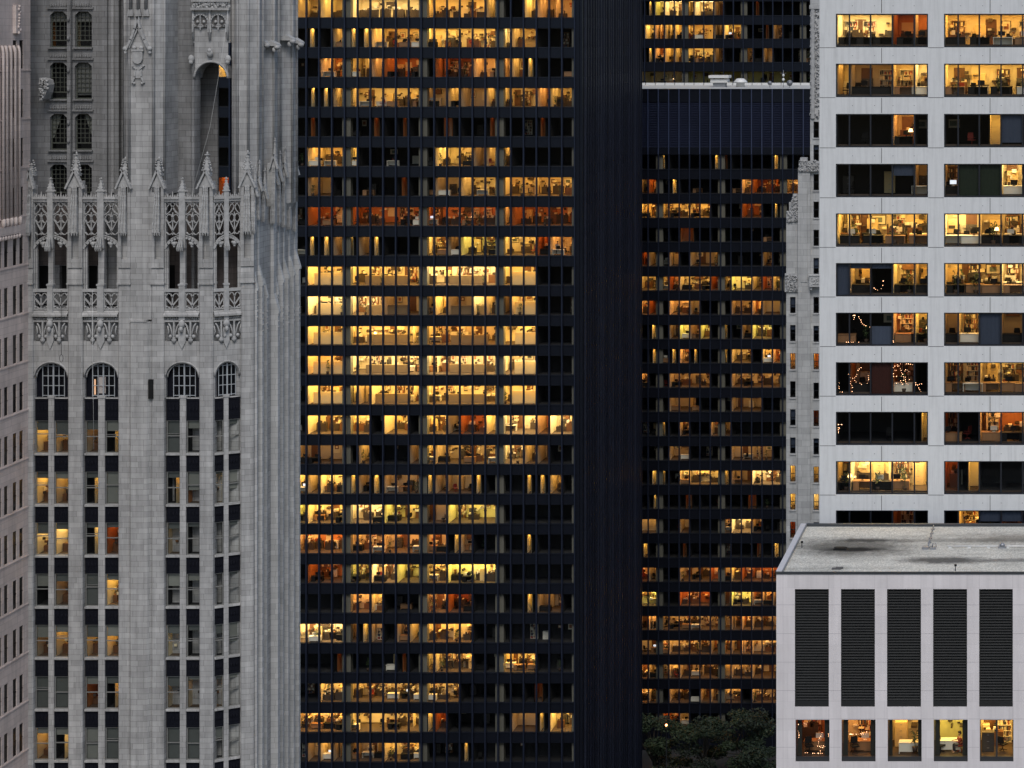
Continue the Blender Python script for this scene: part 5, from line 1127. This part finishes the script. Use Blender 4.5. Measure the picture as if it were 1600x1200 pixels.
# ------------------------------------------------------------------ ground, plaza, street lamp and trees between the towers
m = MB(); m.quad((-1500, -300, 0), (1500, -300, 0), (1500, 2500, 0), (-1500, 2500, 0)); tag(m.build('ground', pbr('dark asphalt', (.035, .035, .036), .9, 0, .25, .3)), None, None, None, 'structure')
m = MB(); m.box(-66, -36, 296, 327.8, .0, .12); tag(m.build('plaza', pbr('dark plaza paving', (.022, .021, .02), .85, 0, .2, 1)), None, None, None, 'structure')
LEAFD = []
for i, c in enumerate(((.012, .024, .008), (.019, .034, .010), (.007, .014, .005))): LEAFD.append(pbr(f'tree leaf {i}', c, .7, 0, .3, 2))
BARK = pbr('dark bark', (.05, .04, .03), .95, 0, .3, 4)
def tree(x, y, h, rad, seed, label):
    r = random.Random(seed); root = thing('broadleaf_tree', label, 'tree', (x, y, .12), 'trees on the plaza between the towers')
    m = MB(); m.tube([(x, y, .12), (x + .1, y, h * .3), (x - .1, y + .1, h * .55), (x, y, h * .8)], [.24, .19, .13, .05], 7)
    clumps = []
    for k in range(13):
        a = k * 2.4 + r.uniform(-.4, .4); zz = h * r.uniform(.42, .95); rr = rad * r.uniform(.35, .95) * (1 - max(0, zz / h - .7) * 1.6)
        c = (x + rr * math.cos(a), y + rr * math.sin(a) * .9, zz); m.tube([(x, y, h * r.uniform(.28, .5)), ((x + c[0]) / 2, (y + c[1]) / 2, zz - .8), c], [.1, .07, .03], 5); clumps.append((c, r.uniform(.9, 1.9)))
    m.build('trunk', BARK, root)
    cr = MB()
    for c, s_ in clumps:
        mi = r.choice((0, 0, 1, 1, 2))
        for _ in range(420):
            d = Vector((r.gauss(0, 1), r.gauss(0, 1), r.gauss(0, .55))); d = d.normalized() * (r.random() ** .4) * s_
            p = Vector(c) + Vector((d.x * 1.35, d.y * 1.35, d.z * .62)); L = r.uniform(.16, .34)
            u = Vector((r.gauss(0, 1), r.gauss(0, 1), r.gauss(0, .5))).normalized(); v_ = u.cross(Vector((r.gauss(0, .6), r.gauss(0, .6), 1))).normalized()
            cr.add([tuple(p - u * L), tuple(p + v_ * L * .45), tuple(p + u * L), tuple(p - v_ * L * .45)], [(0, 1, 2, 3)], mi if r.random() < .8 else r.choice((0, 1, 2)))
    cr.build('crown', LEAFD, root, False)
gx = lambda px, y: (px - PPX) * y / FPX
tree(gx(1022, 310), 310, 11.6, 4.6, 1, 'dark leafy tree beside the side face of the black middle tower')
tree(gx(1100, 308), 308, 11.4, 5.6, 2, 'widest dark tree in the middle of the plaza, right of the lamp')
tree(gx(1160, 313), 313, 11.2, 5.0, 3, 'rounded dark tree between the widest tree and the low louvred building')
tree(gx(1190, 304), 304, 8.6, 4.2, 4, 'lower tree against the corner of the low louvred building')
tree(gx(1040, 301), 301, 6.6, 3.6, 5, 'small tree below the glowing street lamp')
tree(gx(1120, 299), 299, 6.2, 3.8, 6, 'lowest spreading tree at the bottom edge of the plaza')
lamp = thing('street_lamp', 'tall street lamp with a glowing orange globe among the plaza trees', 'street lamp', (gx(1041, 300), 300, .12))
x = gx(1041, 300); zl = CAM_Z - (1133 - PPY) * 300 / FPX
m = MB(); m.lathe(x, 300, [(.16, .12), (.16, .6), (.08, .7), (.06, zl - .4), (.12, zl - .35), (.14, zl - .28)], 8); m.build('pole', COPING, lamp)
m = MB(); m.ball(x, 300, zl, .17, n=12); m.build('lamp_globe', emit('street lamp glow', (1, .34, .10), 7), lamp)

# ------------------------------------------------------------------ people working late
SKIN = pbr('skin', (.45, .27, .18), .6); HAIR = pbr('dark hair', (.02, .015, .012), .7); SHIRTS = {'white': pbr('white shirt', (.7, .7, .68), .85), 'olive': pbr('olive shirt', (.20, .20, .13), .9), 'red': pbr('dark red pullover', (.25, .04, .03), .9)}; TROU = pbr('dark trousers', (.03, .03, .035), .9)
def skin(name, chains, root, mt, rootv=0):
    bm = bmesh.new(); lay = bm.verts.layers.skin.verify(); vs = {}
    for ch in chains:
        prev = None
        for key, p, r in ch:
            if key not in vs:
                v = bm.verts.new(p); v[lay].radius = (r, r); v[lay].use_root = len(vs) == rootv; vs[key] = v
            if prev is not None and bm.edges.get((prev, vs[key])) is None: bm.edges.new((prev, vs[key]))
            prev = vs[key]
    me = bpy.data.meshes.new(name); bm.to_mesh(me); bm.free(); me.materials.append(mt)
    o = bpy.data.objects.new(name, me); col.objects.link(o); o.parent = root
    sk = o.modifiers.new('skin', 'SKIN'); sk.use_smooth_shade = True; ss = o.modifiers.new('sub', 'SUBSURF'); ss.levels = 1; ss.render_levels = 2
    return o
def person(x, y, z, rz, label, shirt, seated):
    root = thing('person', label, 'person', (x, y, z)); root.rotation_euler = (0, 0, rz)
    hip = .5 if seated else .92; k = hip
    P = {'pel': (0, 0, k), 'sp': (0, -.01, k + .22), 'ch': (0, -.02, k + .42), 'nk': (0, -.02, k + .56), 'hd': (0, -.04, k + .66), 'hd2': (0, -.05, k + .78)}
    body = [[('pel', P['pel'], .13), ('sp', P['sp'], .12), ('ch', P['ch'], .14), ('nk', P['nk'], .055), ('hd', P['hd'], .085), ('hd2', P['hd2'], .095)]]
    sh = [[('pel', (0, 0, k - .02), .15), ('sp', P['sp'], .14), ('ch', P['ch'], .16)]]; tr = [[('pel', P['pel'], .14)]]
    for sg, s_ in ((-1, 'l'), (1, 'r')):
        shd = (sg * .19, -.02, k + .44)
        el = (sg * .26, -.12, k + .2) if seated else (sg * .25, .0, k + .16); wr = (sg * .16, -.38, k + .26) if seated else (sg * .22, -.16, k - .02)
        if not seated and sg > 0: wr = (sg * .12, -.28, k + .3)
        hx, hy, hz = wr
        body.append([('ch', P['ch'], .14), (s_ + 's', shd, .06), (s_ + 'e', el, .045), (s_ + 'w', wr, .03), (s_ + 'p', (hx, hy - .07, hz), .036)])
        for f in range(4): body.append([(s_ + 'p', (hx, hy - .07, hz), .036), (f'{s_}f{f}', (hx + (f - 1.5) * .02, hy - .13, hz), .010), (f'{s_}g{f}', (hx + (f - 1.5) * .022, hy - .165 + abs(f - 1.3) * .01, hz - .02), .008)])
        body.append([(s_ + 'w', wr, .03), (s_ + 't', (hx - sg * .045, hy - .06, hz), .011), (s_ + 't2', (hx - sg * .05, hy - .1, hz - .01), .009)])
        sh.append([('ch', P['ch'], .16), (s_ + 's', shd, .078), (s_ + 'e', el, .06), (s_ + 'w', tuple(a + (b - a) * .85 for a, b in zip(el, wr)), .045)])
        kn = (sg * .13, -.43, k + .02) if seated else (sg * .11, -.02, k - .44); an = (sg * .13, -.42, .08) if seated else (sg * .12, .02, .08)
        body.append([('pel', P['pel'], .13), (s_ + 'h', (sg * .1, 0, k - .04), .085), (s_ + 'k', kn, .06), (s_ + 'a', an, .04), (s_ + 'o', (an[0], an[1] - .16, .04), .04)])
        tr.append([('pel', P['pel'], .14), (s_ + 'h', (sg * .1, 0, k - .04), .10), (s_ + 'k', kn, .078), (s_ + 'a', an, .06)])
    skin('body', body, root, SKIN); skin('shirt', sh, root, SHIRTS[shirt]); skin('trousers', tr, root, TROU)
    m = MB(); m.ball(0, .0 - .035, k + .82, .115, .125, .085, 12); m.ball(0, .035, k + .75, .10, .07, .11, 10)
    o = m.v; me = m; OFF['tmp'] = (0, 0, 0); hh = bpy.data.meshes.new('hair'); hh.from_pydata(m.v, [], m.f); hh.materials.append(HAIR); hh.polygons.foreach_set('use_smooth', [True] * len(m.f)); ho = bpy.data.objects.new('hair', hh); col.objects.link(ho); ho.parent = root
    return root
zf9 = M4.z(643.5 + 52.5)
person(M4.x(1553), D4 + 1.5, zf9 + .1, math.pi, 'person in an olive shirt sitting at a desk with their back to the window', 'olive', True)
put('office_desk', 0, M4.x(1550), D4 + 2.15, zf9 + .05, 0, 'pale concrete tower', 'in front of the seated olive shirted person')
put('office_chair', 0, M4.x(1553), D4 + 1.5, zf9 + .08, math.pi, 'pale concrete tower', 'under the seated olive shirted person')
person(M1.x(866), 270.7, M1.z(369.8 + 30.3) + .01, .3, 'person in a white shirt standing at a window of the black middle tower', 'white', False)
xb5 = (M5.x(1459) + M5.x(1512)) / 2; zf5 = M5.z(1190.5) + .2
put('office_desk', 1, xb5 - .15, D5 + 1.7, zf5, 0, 'louvred building', 'in the bright yellow fourth window below the louvres')
person(xb5 + .55, D5 + 1.45, zf5, -1.2, 'person in a dark red pullover seated at the table by the yellow wall', 'red', True)
put('office_chair', 1, xb5 + .58, D5 + 1.43, zf5, -1.2, 'louvred building', 'under the seated person in the fourth window')
put('office_chair', 0, xb5 - .75, D5 + 1.3, zf5, .9, 'louvred building', 'left of the white table in the fourth window')
